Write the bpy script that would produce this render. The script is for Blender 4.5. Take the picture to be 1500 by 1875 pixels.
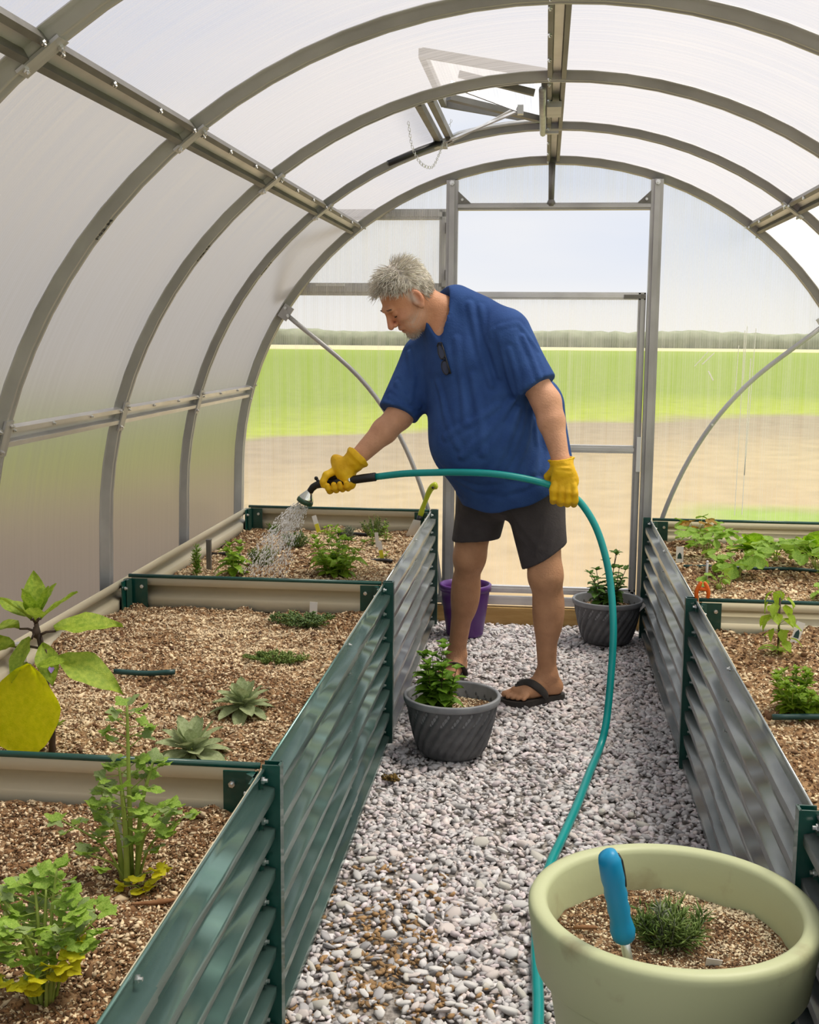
import bpy, bmesh, math, random
import numpy as np
from math import sin, cos, pi, sqrt, atan2, radians
from mathutils import Matrix, Vector, Euler

for o in list(bpy.data.objects):
    bpy.data.objects.remove(o)
sc = bpy.context.scene
COL = sc.collection

# ---------------------------------------------------------------- camera
CAM_H, FPX = 1.40, 2200.0
PITCH, YAW, ROLL = math.atan(325.5 / FPX), math.atan(247 / (FPX / cos(math.atan(325.5 / FPX)))), 0.008
fw = Vector((-sin(YAW) * cos(PITCH), cos(YAW) * cos(PITCH), -sin(PITCH)))
rt = Vector((cos(YAW), sin(YAW), 0)); up = rt.cross(fw)
r2 = cos(ROLL) * rt + sin(ROLL) * up; u2 = -sin(ROLL) * rt + cos(ROLL) * up
cd = bpy.data.cameras.new('camera'); cam = bpy.data.objects.new('camera', cd); COL.objects.link(cam)
cd.sensor_fit = 'HORIZONTAL'; cd.sensor_width = 36; cd.lens = 36 * FPX / 1500
cd.clip_start = 0.05; cd.clip_end = 2000
M = Matrix.Identity(4)
for i in range(3):
    M[i][0] = r2[i]; M[i][1] = u2[i]; M[i][2] = -fw[i]
M.translation = Vector((0, 0, CAM_H)); cam.matrix_world = M
sc.camera = cam

# ---------------------------------------------------------------- sky, sun, exposure
w = bpy.data.worlds.new('world'); sc.world = w; w.use_nodes = True
nt = w.node_tree; nt.nodes.clear()
out = nt.nodes.new('ShaderNodeOutputWorld'); bg = nt.nodes.new('ShaderNodeBackground')
tc = nt.nodes.new('ShaderNodeTexCoord'); mp = nt.nodes.new('ShaderNodeMapping'); ns = nt.nodes.new('ShaderNodeTexNoise')
mp.inputs['Scale'].default_value = (1.2, 1.2, 4.5); ns.inputs['Scale'].default_value = 1.6; ns.inputs['Detail'].default_value = 4
cr = nt.nodes.new('ShaderNodeValToRGB')
cr.color_ramp.elements[0].position = 0.36; cr.color_ramp.elements[0].color = (0.58, 0.67, 0.85, 1)
cr.color_ramp.elements[1].position = 0.62; cr.color_ramp.elements[1].color = (0.80, 0.81, 0.85, 1)
sep = nt.nodes.new('ShaderNodeSeparateXYZ'); mr = nt.nodes.new('ShaderNodeMapRange')
mr.inputs['From Min'].default_value = 0.0; mr.inputs['From Max'].default_value = 0.11
mr.inputs['To Min'].default_value = 1.0; mr.inputs['To Max'].default_value = 0.0
mx = nt.nodes.new('ShaderNodeMixRGB'); mx.inputs[2].default_value = (0.90, 0.88, 0.85, 1)
L = nt.links.new
L(tc.outputs['Generated'], mp.inputs[0]); L(mp.outputs[0], ns.inputs['Vector']); L(ns.outputs['Fac'], cr.inputs[0])
L(tc.outputs['Generated'], sep.inputs[0]); L(sep.outputs['Z'], mr.inputs['Value']); L(mr.outputs[0], mx.inputs[0])
L(cr.outputs[0], mx.inputs[1]); L(mx.outputs[0], bg.inputs[0]); L(bg.outputs[0], out.inputs[0])
bg.inputs[1].default_value = 0.74
sd = bpy.data.lights.new('sun', 'SUN'); so = bpy.data.objects.new('sun', sd); COL.objects.link(so)
sd.energy = 4.7; sd.angle = radians(24); sd.color = (1.0, 0.93, 0.82)
so.rotation_euler = Vector((0.36, 0.14, 0.92)).to_track_quat('Z', 'Y').to_euler()
sc.view_settings.view_transform = 'Standard'; sc.view_settings.look = 'None'
sc.view_settings.gamma = 1.0; sc.view_settings.use_curve_mapping = False
sc.view_settings.exposure = 0.55
sc.cycles.max_bounces = 10; sc.cycles.transparent_max_bounces = 16; sc.cycles.diffuse_bounces = 5
sc.cycles.transmission_bounces = 8; sc.cycles.caustics_reflective = False

# ---------------------------------------------------------------- materials
def newmat(name):
    m = bpy.data.materials.new(name); m.use_nodes = True
    t = m.node_tree
    return m, t, t.nodes['Principled BSDF'], t.nodes['Material Output']

def mat(name, c, rough=0.6, metal=0.0, c2=None, vs=8.0, vscale=(1, 1, 1), lo=0.35, hi=0.65, bump=0, bs=60.0, attr=None,
        leaf=0.0, spec=0.5, coat=0.0, detail=4.0):
    m, t, b, o = newmat(name); n = t.nodes; l = t.links.new
    b.inputs['Roughness'].default_value = rough; b.inputs['Metallic'].default_value = metal
    b.inputs['Specular IOR Level'].default_value = spec; b.inputs['Coat Weight'].default_value = coat
    b.inputs['Base Color'].default_value = (*c, 1)
    src = None
    tcn = n.new('ShaderNodeTexCoord'); mpn = n.new('ShaderNodeMapping'); mpn.inputs['Scale'].default_value = vscale
    l(tcn.outputs['Object'], mpn.inputs[0])
    if c2 is not None:
        nz = n.new('ShaderNodeTexNoise'); nz.inputs['Scale'].default_value = vs; nz.inputs['Detail'].default_value = detail
        l(mpn.outputs[0], nz.inputs['Vector'])
        rp = n.new('ShaderNodeValToRGB'); e = rp.color_ramp.elements
        e[0].position = lo; e[0].color = (*c, 1); e[1].position = hi; e[1].color = (*c2, 1)
        l(nz.outputs['Fac'], rp.inputs[0]); src = rp.outputs[0]
    if attr:
        at = n.new('ShaderNodeAttribute'); at.attribute_name = attr
        if src is not None:
            mm = n.new('ShaderNodeMixRGB'); mm.blend_type = 'MULTIPLY'; mm.inputs[0].default_value = 1.0
            l(at.outputs['Color'], mm.inputs[1]); l(src, mm.inputs[2]); src = mm.outputs[0]
        else:
            src = at.outputs['Color']
    if src is not None:
        l(src, b.inputs['Base Color'])
    if bump:
        nb = n.new('ShaderNodeTexNoise'); nb.inputs['Scale'].default_value = bs; nb.inputs['Detail'].default_value = 3
        l(mpn.outputs[0], nb.inputs['Vector'])
        bp = n.new('ShaderNodeBump'); bp.inputs['Strength'].default_value = bump; bp.inputs['Distance'].default_value = 0.01
        l(nb.outputs['Fac'], bp.inputs['Height']); l(bp.outputs[0], b.inputs['Normal'])
    if leaf:
        tr = n.new('ShaderNodeBsdfTranslucent'); ms = n.new('ShaderNodeMixShader'); ms.inputs[0].default_value = leaf
        if src is not None:
            l(src, tr.inputs[0])
        else:
            tr.inputs[0].default_value = (*c, 1)
        l(b.outputs[0], ms.inputs[1]); l(tr.outputs[0], ms.inputs[2]); l(ms.outputs[0], o.inputs[0])
    return m

def sheetmat(name, clear, tint, stripe_axis, c_trans=(0.96, 0.96, 0.95), rough=0.25, pitch=0.011, blur=0):
    """twin-wall plastic sheet: partly clear, partly milky, fine flutes along one direction"""
    m, t, b, o = newmat(name); n = t.nodes; l = t.links.new
    n.remove(b)
    tcn = n.new('ShaderNodeTexCoord'); sp = n.new('ShaderNodeSeparateXYZ'); l(tcn.outputs['Object'], sp.inputs[0])
    mu = n.new('ShaderNodeMath'); mu.operation = 'MULTIPLY'; mu.inputs[1].default_value = 2 * pi / pitch
    l(sp.outputs[stripe_axis], mu.inputs[0])
    sn = n.new('ShaderNodeMath'); sn.operation = 'SINE'; l(mu.outputs[0], sn.inputs[0])
    mpn = n.new('ShaderNodeMapping')
    s = [1.3, 1.3, 1.3]; s['XYZ'.index(stripe_axis)] = 60.0; mpn.inputs['Scale'].default_value = s
    l(tcn.outputs['Object'], mpn.inputs[0])
    nz = n.new('ShaderNodeTexNoise'); nz.inputs['Scale'].default_value = 1.0; nz.inputs['Detail'].default_value = 3
    l(mpn.outputs[0], nz.inputs['Vector'])
    a = n.new('ShaderNodeMath'); a.operation = 'MULTIPLY_ADD'; a.inputs[1].default_value = 0.05; a.inputs[2].default_value = clear
    l(sn.outputs[0], a.inputs[0])
    a2 = n.new('ShaderNodeMath'); a2.operation = 'MULTIPLY_ADD'; a2.inputs[1].default_value = 0.45; a2.inputs[2].default_value = -0.225
    l(nz.outputs['Fac'], a2.inputs[0])
    a3 = n.new('ShaderNodeMath'); a3.operation = 'ADD'; a3.use_clamp = True; l(a.outputs[0], a3.inputs[0]); l(a2.outputs[0], a3.inputs[1])
    tp = n.new('ShaderNodeBsdfTransparent'); tp.inputs[0].default_value = (*c_trans, 1)
    if blur:
        tp = n.new('ShaderNodeBsdfRefraction'); tp.inputs['Color'].default_value = (*c_trans, 1); tp.inputs['Roughness'].default_value = blur; tp.inputs['IOR'].default_value = 1.12
    tl = n.new('ShaderNodeBsdfTranslucent'); tl.inputs[0].default_value = (*tint, 1)
    df = n.new('ShaderNodeBsdfDiffuse'); df.inputs[0].default_value = (*tint, 1)
    m0 = n.new('ShaderNodeMixShader'); m0.inputs[0].default_value = 0.12; l(tl.outputs[0], m0.inputs[1]); l(df.outputs[0], m0.inputs[2])
    m1 = n.new('ShaderNodeMixShader'); l(a3.outputs[0], m1.inputs[0]); l(m0.outputs[0], m1.inputs[1]); l(tp.outputs[0], m1.inputs[2])
    gl = n.new('ShaderNodeBsdfGlossy'); gl.inputs['Roughness'].default_value = rough
    m2 = n.new('ShaderNodeMixShader'); m2.inputs[0].default_value = 0.05; l(m1.outputs[0], m2.inputs[1]); l(gl.outputs[0], m2.inputs[2])
    l(m2.outputs[0], o.inputs[0])
    return m

MT = {}
MT['alu'] = mat('weathered_aluminium', (0.40, 0.39, 0.385), 0.42, 0.4, c2=(0.52, 0.51, 0.50), vs=5, vscale=(1, 6, 1), bump=0.05, bs=40)
MT['alu_bright'] = mat('bright_aluminium', (0.62, 0.61, 0.60), 0.35, 0.6, c2=(0.75, 0.74, 0.73), vs=6)
MT['alu_dark'] = mat('dull_dark_metal', (0.16, 0.15, 0.135), 0.5, 0.5, c2=(0.22, 0.21, 0.19), vs=8)
MT['steel'] = mat('zinc_bolt', (0.72, 0.73, 0.72), 0.28, 0.9)
MT['roof'] = sheetmat('roof_polycarbonate', 0.50, (0.47, 0.44, 0.42), 'Y', c_trans=(.91, .89, .88))
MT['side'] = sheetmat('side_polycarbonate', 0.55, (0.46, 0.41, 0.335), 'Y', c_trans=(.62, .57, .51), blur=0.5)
MT['side_r'] = sheetmat('brightened_right_polycarbonate', 0.5, (0.72, 0.68, 0.62), 'Y', c_trans=(.92, .90, .87))  # same sheeting; right-side brightness put into the tint, for reflections on the left panels
MT['gable'] = sheetmat('gable_polycarbonate', 0.80, (0.93, 0.90, 0.84), 'X', rough=0.15)
MT['leafpane'] = sheetmat('door_leaf_polycarbonate', 0.78, (0.97, 0.94, 0.90), 'X')
MT['green'] = mat('dark_green_paint', (0.002, 0.052, 0.040), 0.33, 0.0, c2=(0.004, 0.066, 0.05), vs=20, coat=0.3)
MT['cream'] = mat('cream_enamel', (0.72, 0.66, 0.48), 0.45, 0.0, c2=(0.77, 0.71, 0.54), vs=3)
def corrmat(name, a, b2, rough):
    return mat(name, a, rough, 0.72, c2=b2, vs=9, lo=0.3, hi=0.7, bump=0.015, bs=25, detail=6)
MT['corr_green'] = corrmat('glossy_green_galvanised_sheet', (0.14, 0.27, 0.24), (0.22, 0.37, 0.335), 0.22)
MT['corr_silver'] = corrmat('silver_galvanised_sheet', (0.40, 0.435, 0.42), (0.56, 0.59, 0.57), 0.27)
MT['corr_grey'] = corrmat('grey_galvanised_sheet', (0.27, 0.30, 0.30), (0.42, 0.45, 0.45), 0.27)
MT['soil'] = mat('potting_soil', (0.12, 0.062, 0.028), 0.95, c2=(0.42, 0.26, 0.13), vs=70, lo=0.36, hi=0.62, bump=0.7, bs=160, detail=8)
MT['grit'] = mat('soil_grit', (1, 1, 1), 0.9, attr='tone')
MT['stone'] = mat('gravel_stone', (0.80, 0.80, 0.80), 0.85, c2=(1, 1, 1), vs=60, attr='tone', bump=0.2, bs=120)
MT['gravelbed'] = mat('gravel_bed', (0.20, 0.18, 0.16), 0.95, c2=(0.42, 0.39, 0.36), vs=90, bump=0.6, bs=90)
MT['timber'] = mat('yellow_timber', (0.42, 0.25, 0.075), 0.7, c2=(0.56, 0.36, 0.13), vs=6, vscale=(1, 8, 8), bump=0.15, bs=30)
MT['purple'] = mat('purple_plastic', (0.085, 0.02, 0.17), 0.35, c2=(0.11, 0.028, 0.21), vs=5)
MT['potgrey'] = mat('grey_plastic', (0.085, 0.088, 0.095), 0.55, c2=(0.13, 0.134, 0.142), vs=25, bump=0.08, bs=150)
MT['potrim'] = mat('grey_plastic_rim', (0.20, 0.21, 0.225), 0.5, c2=(0.27, 0.28, 0.295), vs=18)
MT['planter'] = mat('sage_green_plastic', (0.51, 0.55, 0.32), 0.5, c2=(0.33, 0.29, 0.16), vs=11, lo=.60, hi=.80, detail=8, bump=0.03, bs=80)
MT['hose'] = mat('teal_rubber', (0.0, 0.27, 0.26), 0.35, c2=(0.0, 0.31, 0.30), vs=8)
MT['black'] = mat('black_plastic', (0.012, 0.012, 0.013), 0.4)
MT['chrome'] = mat('chrome', (0.75, 0.78, 0.74), 0.12, 1.0)
MT['nozzle_green'] = mat('dark_green_plastic', (0.02, 0.07, 0.035), 0.35)
MT['glove'] = mat('yellow_leather', (0.78, 0.44, 0.0), 0.62, c2=(0.90, 0.56, 0.004), vs=22, bump=0.25, bs=70)
MT['shirt'] = mat('blue_jersey', (0.026, 0.068, 0.225), 0.85, c2=(0.036, 0.090, 0.275), vs=14, bump=0.18, bs=160, spec=0.2)
MT['shirt_trim'] = mat('blue_jersey_rib', (0.017, 0.050, 0.19), 0.9, bump=0.2, bs=300, spec=0.2)
MT['shorts'] = mat('charcoal_cloth', (0.050, 0.043, 0.045), 0.75, c2=(0.068, 0.059, 0.061), vs=10, bump=0.15, bs=120, spec=0.3)
MT['skin'] = mat('skin', (0.86, 0.84, 0.82), 0.55, c2=(1, 1, 1), vs=22, attr='tone', bump=0.22, bs=170, spec=0.35)
MT['hair'] = mat('grey_hair', (0.8, 0.8, 0.8), 0.55, attr='tone', spec=0.3)
MT['sandal'] = mat('dark_foam', (0.030, 0.026, 0.023), 0.7, bump=0.15, bs=90)
MT['lens'] = mat('tinted_lens', (0.03, 0.045, 0.10), 0.08)
MT['white'] = mat('white_plastic', (0.80, 0.80, 0.78), 0.45)
MT['ink'] = mat('black_print', (0.015, 0.014, 0.013), 0.7)
MT['lime'] = mat('lime_rubber', (0.42, 0.50, 0.012), 0.4, c2=(0.5, 0.57, 0.02), vs=12)
MT['blue_handle'] = mat('blue_rubber', (0.0, 0.26, 0.50), 0.42, bump=0.05, bs=60)
MT['orange'] = mat('orange_plastic', (0.80, 0.14, 0.008), 0.4)
MT['drip'] = mat('dark_green_tube', (0.012, 0.06, 0.058), 0.4)
MT['driver_black'] = mat('black_tube', (0.01, 0.01, 0.011), 0.45)
MT['yellow'] = mat('yellow_print', (0.75, 0.70, 0.03), 0.5)
MT['bark'] = mat('dry_twig', (0.22, 0.10, 0.04), 0.9, c2=(0.32, 0.17, 0.08), vs=30)
def leafm(name, c, c2, tr=0.35, vs=14, rough=0.5):
    return mat(name, c, rough, c2=c2, vs=vs, leaf=tr, spec=0.4, bump=0.25, bs=60)
MT['l_egg'] = leafm('aubergine_leaf', (0.24, 0.38, 0.03), (0.42, 0.55, 0.06))
MT['l_egg_y'] = leafm('yellowing_aubergine_leaf', (0.66, 0.70, 0.0), (0.80, 0.80, 0.01), 0.6)
MT['l_celery'] = leafm('celery_leaf', (0.20, 0.38, 0.03), (0.40, 0.56, 0.10))
MT['l_yellow'] = leafm('yellow_leaf', (0.62, 0.62, 0.01), (0.75, 0.70, 0.03))
MT['l_sage'] = leafm('sage_leaf', (0.30, 0.37, 0.17), (0.45, 0.52, 0.29), 0.25, rough=0.8)
MT['l_basil'] = leafm('basil_leaf', (0.18, 0.36, 0.02), (0.40, 0.58, 0.06))
MT['l_mint'] = leafm('mint_leaf', (0.11, 0.26, 0.015), (0.24, 0.42, 0.04))
MT['l_mint_d'] = leafm('dark_mint_leaf', (0.06, 0.16, 0.02), (0.14, 0.27, 0.04))
MT['l_oreg'] = leafm('oregano_leaf', (0.17, 0.33, 0.015), (0.34, 0.50, 0.04))
MT['l_thyme'] = leafm('thyme_leaf', (0.09, 0.16, 0.045), (0.19, 0.29, 0.10), 0.2)
MT['l_thyme2'] = leafm('bright_thyme_leaf', (0.13, 0.22, 0.045), (0.24, 0.34, 0.09), 0.2)
MT['l_lav'] = leafm('lavender_leaf', (0.20, 0.24, 0.15), (0.36, 0.39, 0.29), 0.15, rough=0.8)
MT['l_straw'] = leafm('strawberry_leaf', (0.18, 0.38, 0.03), (0.38, 0.56, 0.08))
MT['l_red'] = leafm('reddening_leaf', (0.40, 0.10, 0.02), (0.35, 0.34, 0.03))
MT['l_lettuce'] = leafm('lettuce_leaf', (0.27, 0.50, 0.01), (0.45, 0.66, 0.05), 0.4)
MT['l_bean'] = leafm('bean_leaf', (0.26, 0.42, 0.02), (0.42, 0.58, 0.05), 0.4)
MT['stem_green'] = mat('green_stem', (0.22, 0.30, 0.04), 0.5, c2=(0.32, 0.40, 0.08), vs=20)
MT['stem_purple'] = mat('purple_brown_stem', (0.045, 0.025, 0.022), 0.55, c2=(0.10, 0.06, 0.035), vs=20)
MT['petal'] = mat('violet_petal', (0.33, 0.20, 0.62), 0.6)
mw = mat('water_drops', (1, 1, 1), 0.6, leaf=0.5); MT['water'] = mw

# ---------------------------------------------------------------- object helpers
def link(o, parent=None):
    COL.objects.link(o)
    if parent is not None:
        o.parent = parent
        if parent.type == 'EMPTY':
            o.matrix_parent_inverse = Matrix.Translation(-parent.location)
    return o

def tag(o, label, cat=None, group=None, kind=None):
    o['label'] = label
    if cat: o['category'] = cat
    if group: o['group'] = group
    if kind: o['kind'] = kind
    return o

def thing(name, label, cat, loc=(0, 0, 0), group=None):
    o = bpy.data.objects.new(name, None); o.location = loc; o.empty_display_size = 0.05
    COL.objects.link(o); return tag(o, label, cat, group)

def setting(name, label, loc=(0, 0, 0)):
    o = bpy.data.objects.new(name, None); o.location = loc; COL.objects.link(o)
    o['kind'] = 'structure'; o['label'] = label
    return o

def fastmesh(name, V, F, smooth=False, colors=None, mats=(), mi=None):
    """V (n,3) array, F (m,k) int array with k=3 or 4"""
    V = np.asarray(V, np.float32); F = np.asarray(F, np.int32)
    me = bpy.data.meshes.new(name); k = F.shape[1]
    me.vertices.add(len(V)); me.vertices.foreach_set('co', V.ravel())
    me.loops.add(F.size); me.loops.foreach_set('vertex_index', F.ravel())
    me.polygons.add(len(F)); me.polygons.foreach_set('loop_start', np.arange(len(F), dtype=np.int32) * k)
    me.polygons.foreach_set('loop_total', np.full(len(F), k, np.int32))
    for m in mats: me.materials.append(m)
    if mi is not None: me.polygons.foreach_set('material_index', np.asarray(mi, np.int32))
    if smooth: me.polygons.foreach_set('use_smooth', np.ones(len(F), bool))
    me.update(calc_edges=True)
    if colors is not None:
        a = me.color_attributes.new('tone', 'FLOAT_COLOR', 'POINT')
        c = np.ones((len(V), 4), np.float32); c[:, :3] = colors
        a.data.foreach_set('color', c.ravel())
    me.validate()
    return me

def obj(name, me, parent=None, mw=None):
    o = bpy.data.objects.new(name, me); link(o, parent)
    if mw is not None: o.matrix_basis = mw
    return o

class MB:
    """collects simple shapes; build() links them as one mesh object"""
    def __init__(s): s.v = []; s.f = []; s.m = []; s.sm = []
    def add(s, vs, fs, mi=0, smooth=False):
        n = len(s.v); s.v += [tuple(p) for p in vs]
        for f in fs: s.f.append(tuple(i + n for i in f)); s.m.append(mi); s.sm.append(smooth)
        return s
    def box(s, c, d, rot=None, mi=0):
        c = Vector(c); vs = []
        for x in (-.5, .5):
            for y in (-.5, .5):
                for z in (-.5, .5):
                    p = Vector((x * d[0], y * d[1], z * d[2]))
                    if rot is not None: p = rot @ p
                    vs.append(c + p)
        return s.add(vs, [(0, 1, 3, 2), (4, 6, 7, 5), (0, 4, 5, 1), (2, 3, 7, 6), (0, 2, 6, 4), (1, 5, 7, 3)], mi)
    def bar(s, a, b, wd, ht, upv=(0, 0, 1), mi=0):
        a = Vector(a); b = Vector(b); d = b - a; L_ = d.length; d.normalize()
        x = d.cross(Vector(upv)).normalized(); z = x.cross(d)
        R = Matrix((x, d, z)).transposed()
        return s.box((a + b) / 2, (wd, L_, ht), R, mi)
    def tube(s, pts, r, n=8, mi=0, smooth=True, cap=True, flat=1.0):
        pts = [Vector(p) for p in pts]; N = len(pts)
        rs = r if isinstance(r, (list, tuple)) else [r] * N
        prev = None; vs = []; fs = []
        for i, p in enumerate(pts):
            t = (pts[min(i + 1, N - 1)] - pts[max(i - 1, 0)]).normalized()
            if prev is None:
                prev = t.orthogonal().normalized()
            prev = (prev - t * prev.dot(t))
            if prev.length < 1e-6: prev = t.orthogonal()
            prev.normalize(); b = t.cross(prev)
            for k in range(n):
                a = 2 * pi * k / n
                vs.append(p + (prev * cos(a) + b * sin(a) * flat) * rs[i])
        for i in range(N - 1):
            for k in range(n):
                k2 = (k + 1) % n
                fs.append((i * n + k, i * n + k2, (i + 1) * n + k2, (i + 1) * n + k))
        if cap:
            fs.append(tuple(range(n - 1, -1, -1))); fs.append(tuple((N - 1) * n + k for k in range(n)))
        return s.add(vs, fs, mi, smooth)
    def lathe(s, prof, c=(0, 0, 0), n=40, mi=0, smooth=True, mod=None):
        vs = []; fs = []
        for i, (r, z) in enumerate(prof):
            for k in range(n):
                a = 2 * pi * k / n
                rr = r if mod is None else mod(r, z, a, i)
                vs.append((c[0] + rr * cos(a), c[1] + rr * sin(a), c[2] + z))
        for i in range(len(prof) - 1):
            for k in range(n):
                k2 = (k + 1) % n
                fs.append((i * n + k, i * n + k2, (i + 1) * n + k2, (i + 1) * n + k))
        return s.add(vs, fs, mi, smooth)
    def ball(s, c, r, n=8, mi=0, rot=None):
        if not isinstance(r, (tuple, list)): r = (r, r, r)
        vs = []; fs = []; m = max(4, n // 2)
        for i in range(m + 1):
            ph = pi * i / m
            for k in range(n):
                a = 2 * pi * k / n
                p = Vector((r[0] * sin(ph) * cos(a), r[1] * sin(ph) * sin(a), r[2] * cos(ph)))
                if rot is not None: p = rot @ p
                vs.append(Vector(c) + p)
        for i in range(m):
            for k in range(n):
                k2 = (k + 1) % n
                fs.append((i * n + k, (i + 1) * n + k, (i + 1) * n + k2, i * n + k2))
        return s.add(vs, fs, mi, True)
    def poly(s, pts, thick, nrm, mi=0):
        n = len(pts); nv = Vector(nrm) * thick
        vs = [Vector(p) for p in pts] + [Vector(p) + nv for p in pts]
        fs = [tuple(range(n - 1, -1, -1)), tuple(range(n, 2 * n))] + [(i, (i + 1) % n, n + (i + 1) % n, n + i) for i in range(n)]
        return s.add(vs, fs, mi)
    def mesh(s, name, mats):
        me = bpy.data.meshes.new(name); me.from_pydata(s.v, [], s.f)
        for m in (mats if isinstance(mats, (list, tuple)) else [mats]): me.materials.append(m)
        me.polygons.foreach_set('material_index', s.m); me.polygons.foreach_set('use_smooth', s.sm)
        me.update(); return me
    def build(s, name, mats, parent=None):
        return obj(name, s.mesh(name, mats), parent)

def bez(pts, n=8):
    """Catmull-Rom through points"""
    P = [Vector(p) for p in pts]; P = [P[0] * 2 - P[1]] + P + [P[-1] * 2 - P[-2]]; o = []
    for i in range(1, len(P) - 2):
        for k in range(n):
            t = k / n; a, b, c, d = P[i - 1], P[i], P[i + 1], P[i + 2]
            o.append(0.5 * ((2 * b) + (c - a) * t + (2 * a - 5 * b + 4 * c - d) * t * t + (3 * b - a - 3 * c + d) * t ** 3))
    o.append(P[-2]); return o

rng = np.random.default_rng(7); random.seed(7)
def vnoise(P, scale, seed=0, octv=3):
    """cheap smooth noise on (n,3) points from summed sines, about -1..1"""
    r = np.random.default_rng(seed); o = np.zeros(len(P)); amp = 1.0; tot = 0
    for k in range(octv):
        for j in range(4):
            d = r.normal(size=3); d /= np.linalg.norm(d); ph = r.uniform(0, 6.28)
            o += amp * np.sin((P @ d) * scale * (2 ** k) * r.uniform(0.7, 1.3) + ph) * 0.5
        tot += amp; amp *= 0.55
    return o / tot
ICO = None
def icosa():
    t = (1 + 5 ** .5) / 2
    v = np.array([(-1, t, 0), (1, t, 0), (-1, -t, 0), (1, -t, 0), (0, -1, t), (0, 1, t), (0, -1, -t), (0, 1, -t), (t, 0, -1), (t, 0, 1), (-t, 0, -1), (-t, 0, 1)], float)
    v /= np.linalg.norm(v[0])
    f = np.array([(0, 11, 5), (0, 5, 1), (0, 1, 7), (0, 7, 10), (0, 10, 11), (1, 5, 9), (5, 11, 4), (11, 10, 2), (10, 7, 6), (7, 1, 8), (3, 9, 4), (3, 4, 2), (3, 2, 6), (3, 6, 8), (3, 8, 9), (4, 9, 5), (2, 4, 11), (6, 2, 10), (8, 6, 7), (9, 8, 1)])
    return v, f
OCT_V = np.array([(1, 0, 0), (-1, 0, 0), (0, 1, 0), (0, -1, 0), (0, 0, 1), (0, 0, -1)], float)
OCT_F = np.array([(0, 2, 4), (2, 1, 4), (1, 3, 4), (3, 0, 4), (2, 0, 5), (1, 2, 5), (3, 1, 5), (0, 3, 5)])
def rotmats(n, r=None, tilt=3.2):
    r = r or rng
    a = r.uniform(0, 2 * pi, n); b = r.normal(0, tilt, n) if tilt < 1 else r.uniform(0, 2 * pi, n); c = r.normal(0, tilt, n) if tilt < 1 else r.uniform(0, 2 * pi, n)
    ca, sa, cb, sb, cc, sn_ = np.cos(a), np.sin(a), np.cos(b), np.sin(b), np.cos(c), np.sin(c)
    Z = np.zeros((n, 3, 3)); Z[:, 0, 0] = ca; Z[:, 0, 1] = -sa; Z[:, 1, 0] = sa; Z[:, 1, 1] = ca; Z[:, 2, 2] = 1
    X = np.zeros((n, 3, 3)); X[:, 0, 0] = 1; X[:, 1, 1] = cb; X[:, 1, 2] = -sb; X[:, 2, 1] = sb; X[:, 2, 2] = cb
    Y = np.zeros((n, 3, 3)); Y[:, 1, 1] = 1; Y[:, 0, 0] = cc; Y[:, 0, 2] = sn_; Y[:, 2, 0] = -sn_; Y[:, 2, 2] = cc
    return X @ Y @ Z
def scatter(base_vs, base_f, pos, scl, R, colors, var=None):
    """merge many copies of a few base shapes into one vertex/face/colour set"""
    n = len(pos); nb = len(base_vs); k = len(base_vs[0])
    which = (np.arange(n) % nb) if var is None else var
    B = np.stack(base_vs)[which]
    V = np.einsum('nij,nkj->nki', R, B * scl[:, None, :]) + pos[:, None, :]
    F = base_f[None] + (np.arange(n) * k)[:, None, None]
    C = np.repeat(colors, k, axis=0)
    return V.reshape(-1, 3), F.reshape(-1, 3), C
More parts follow.
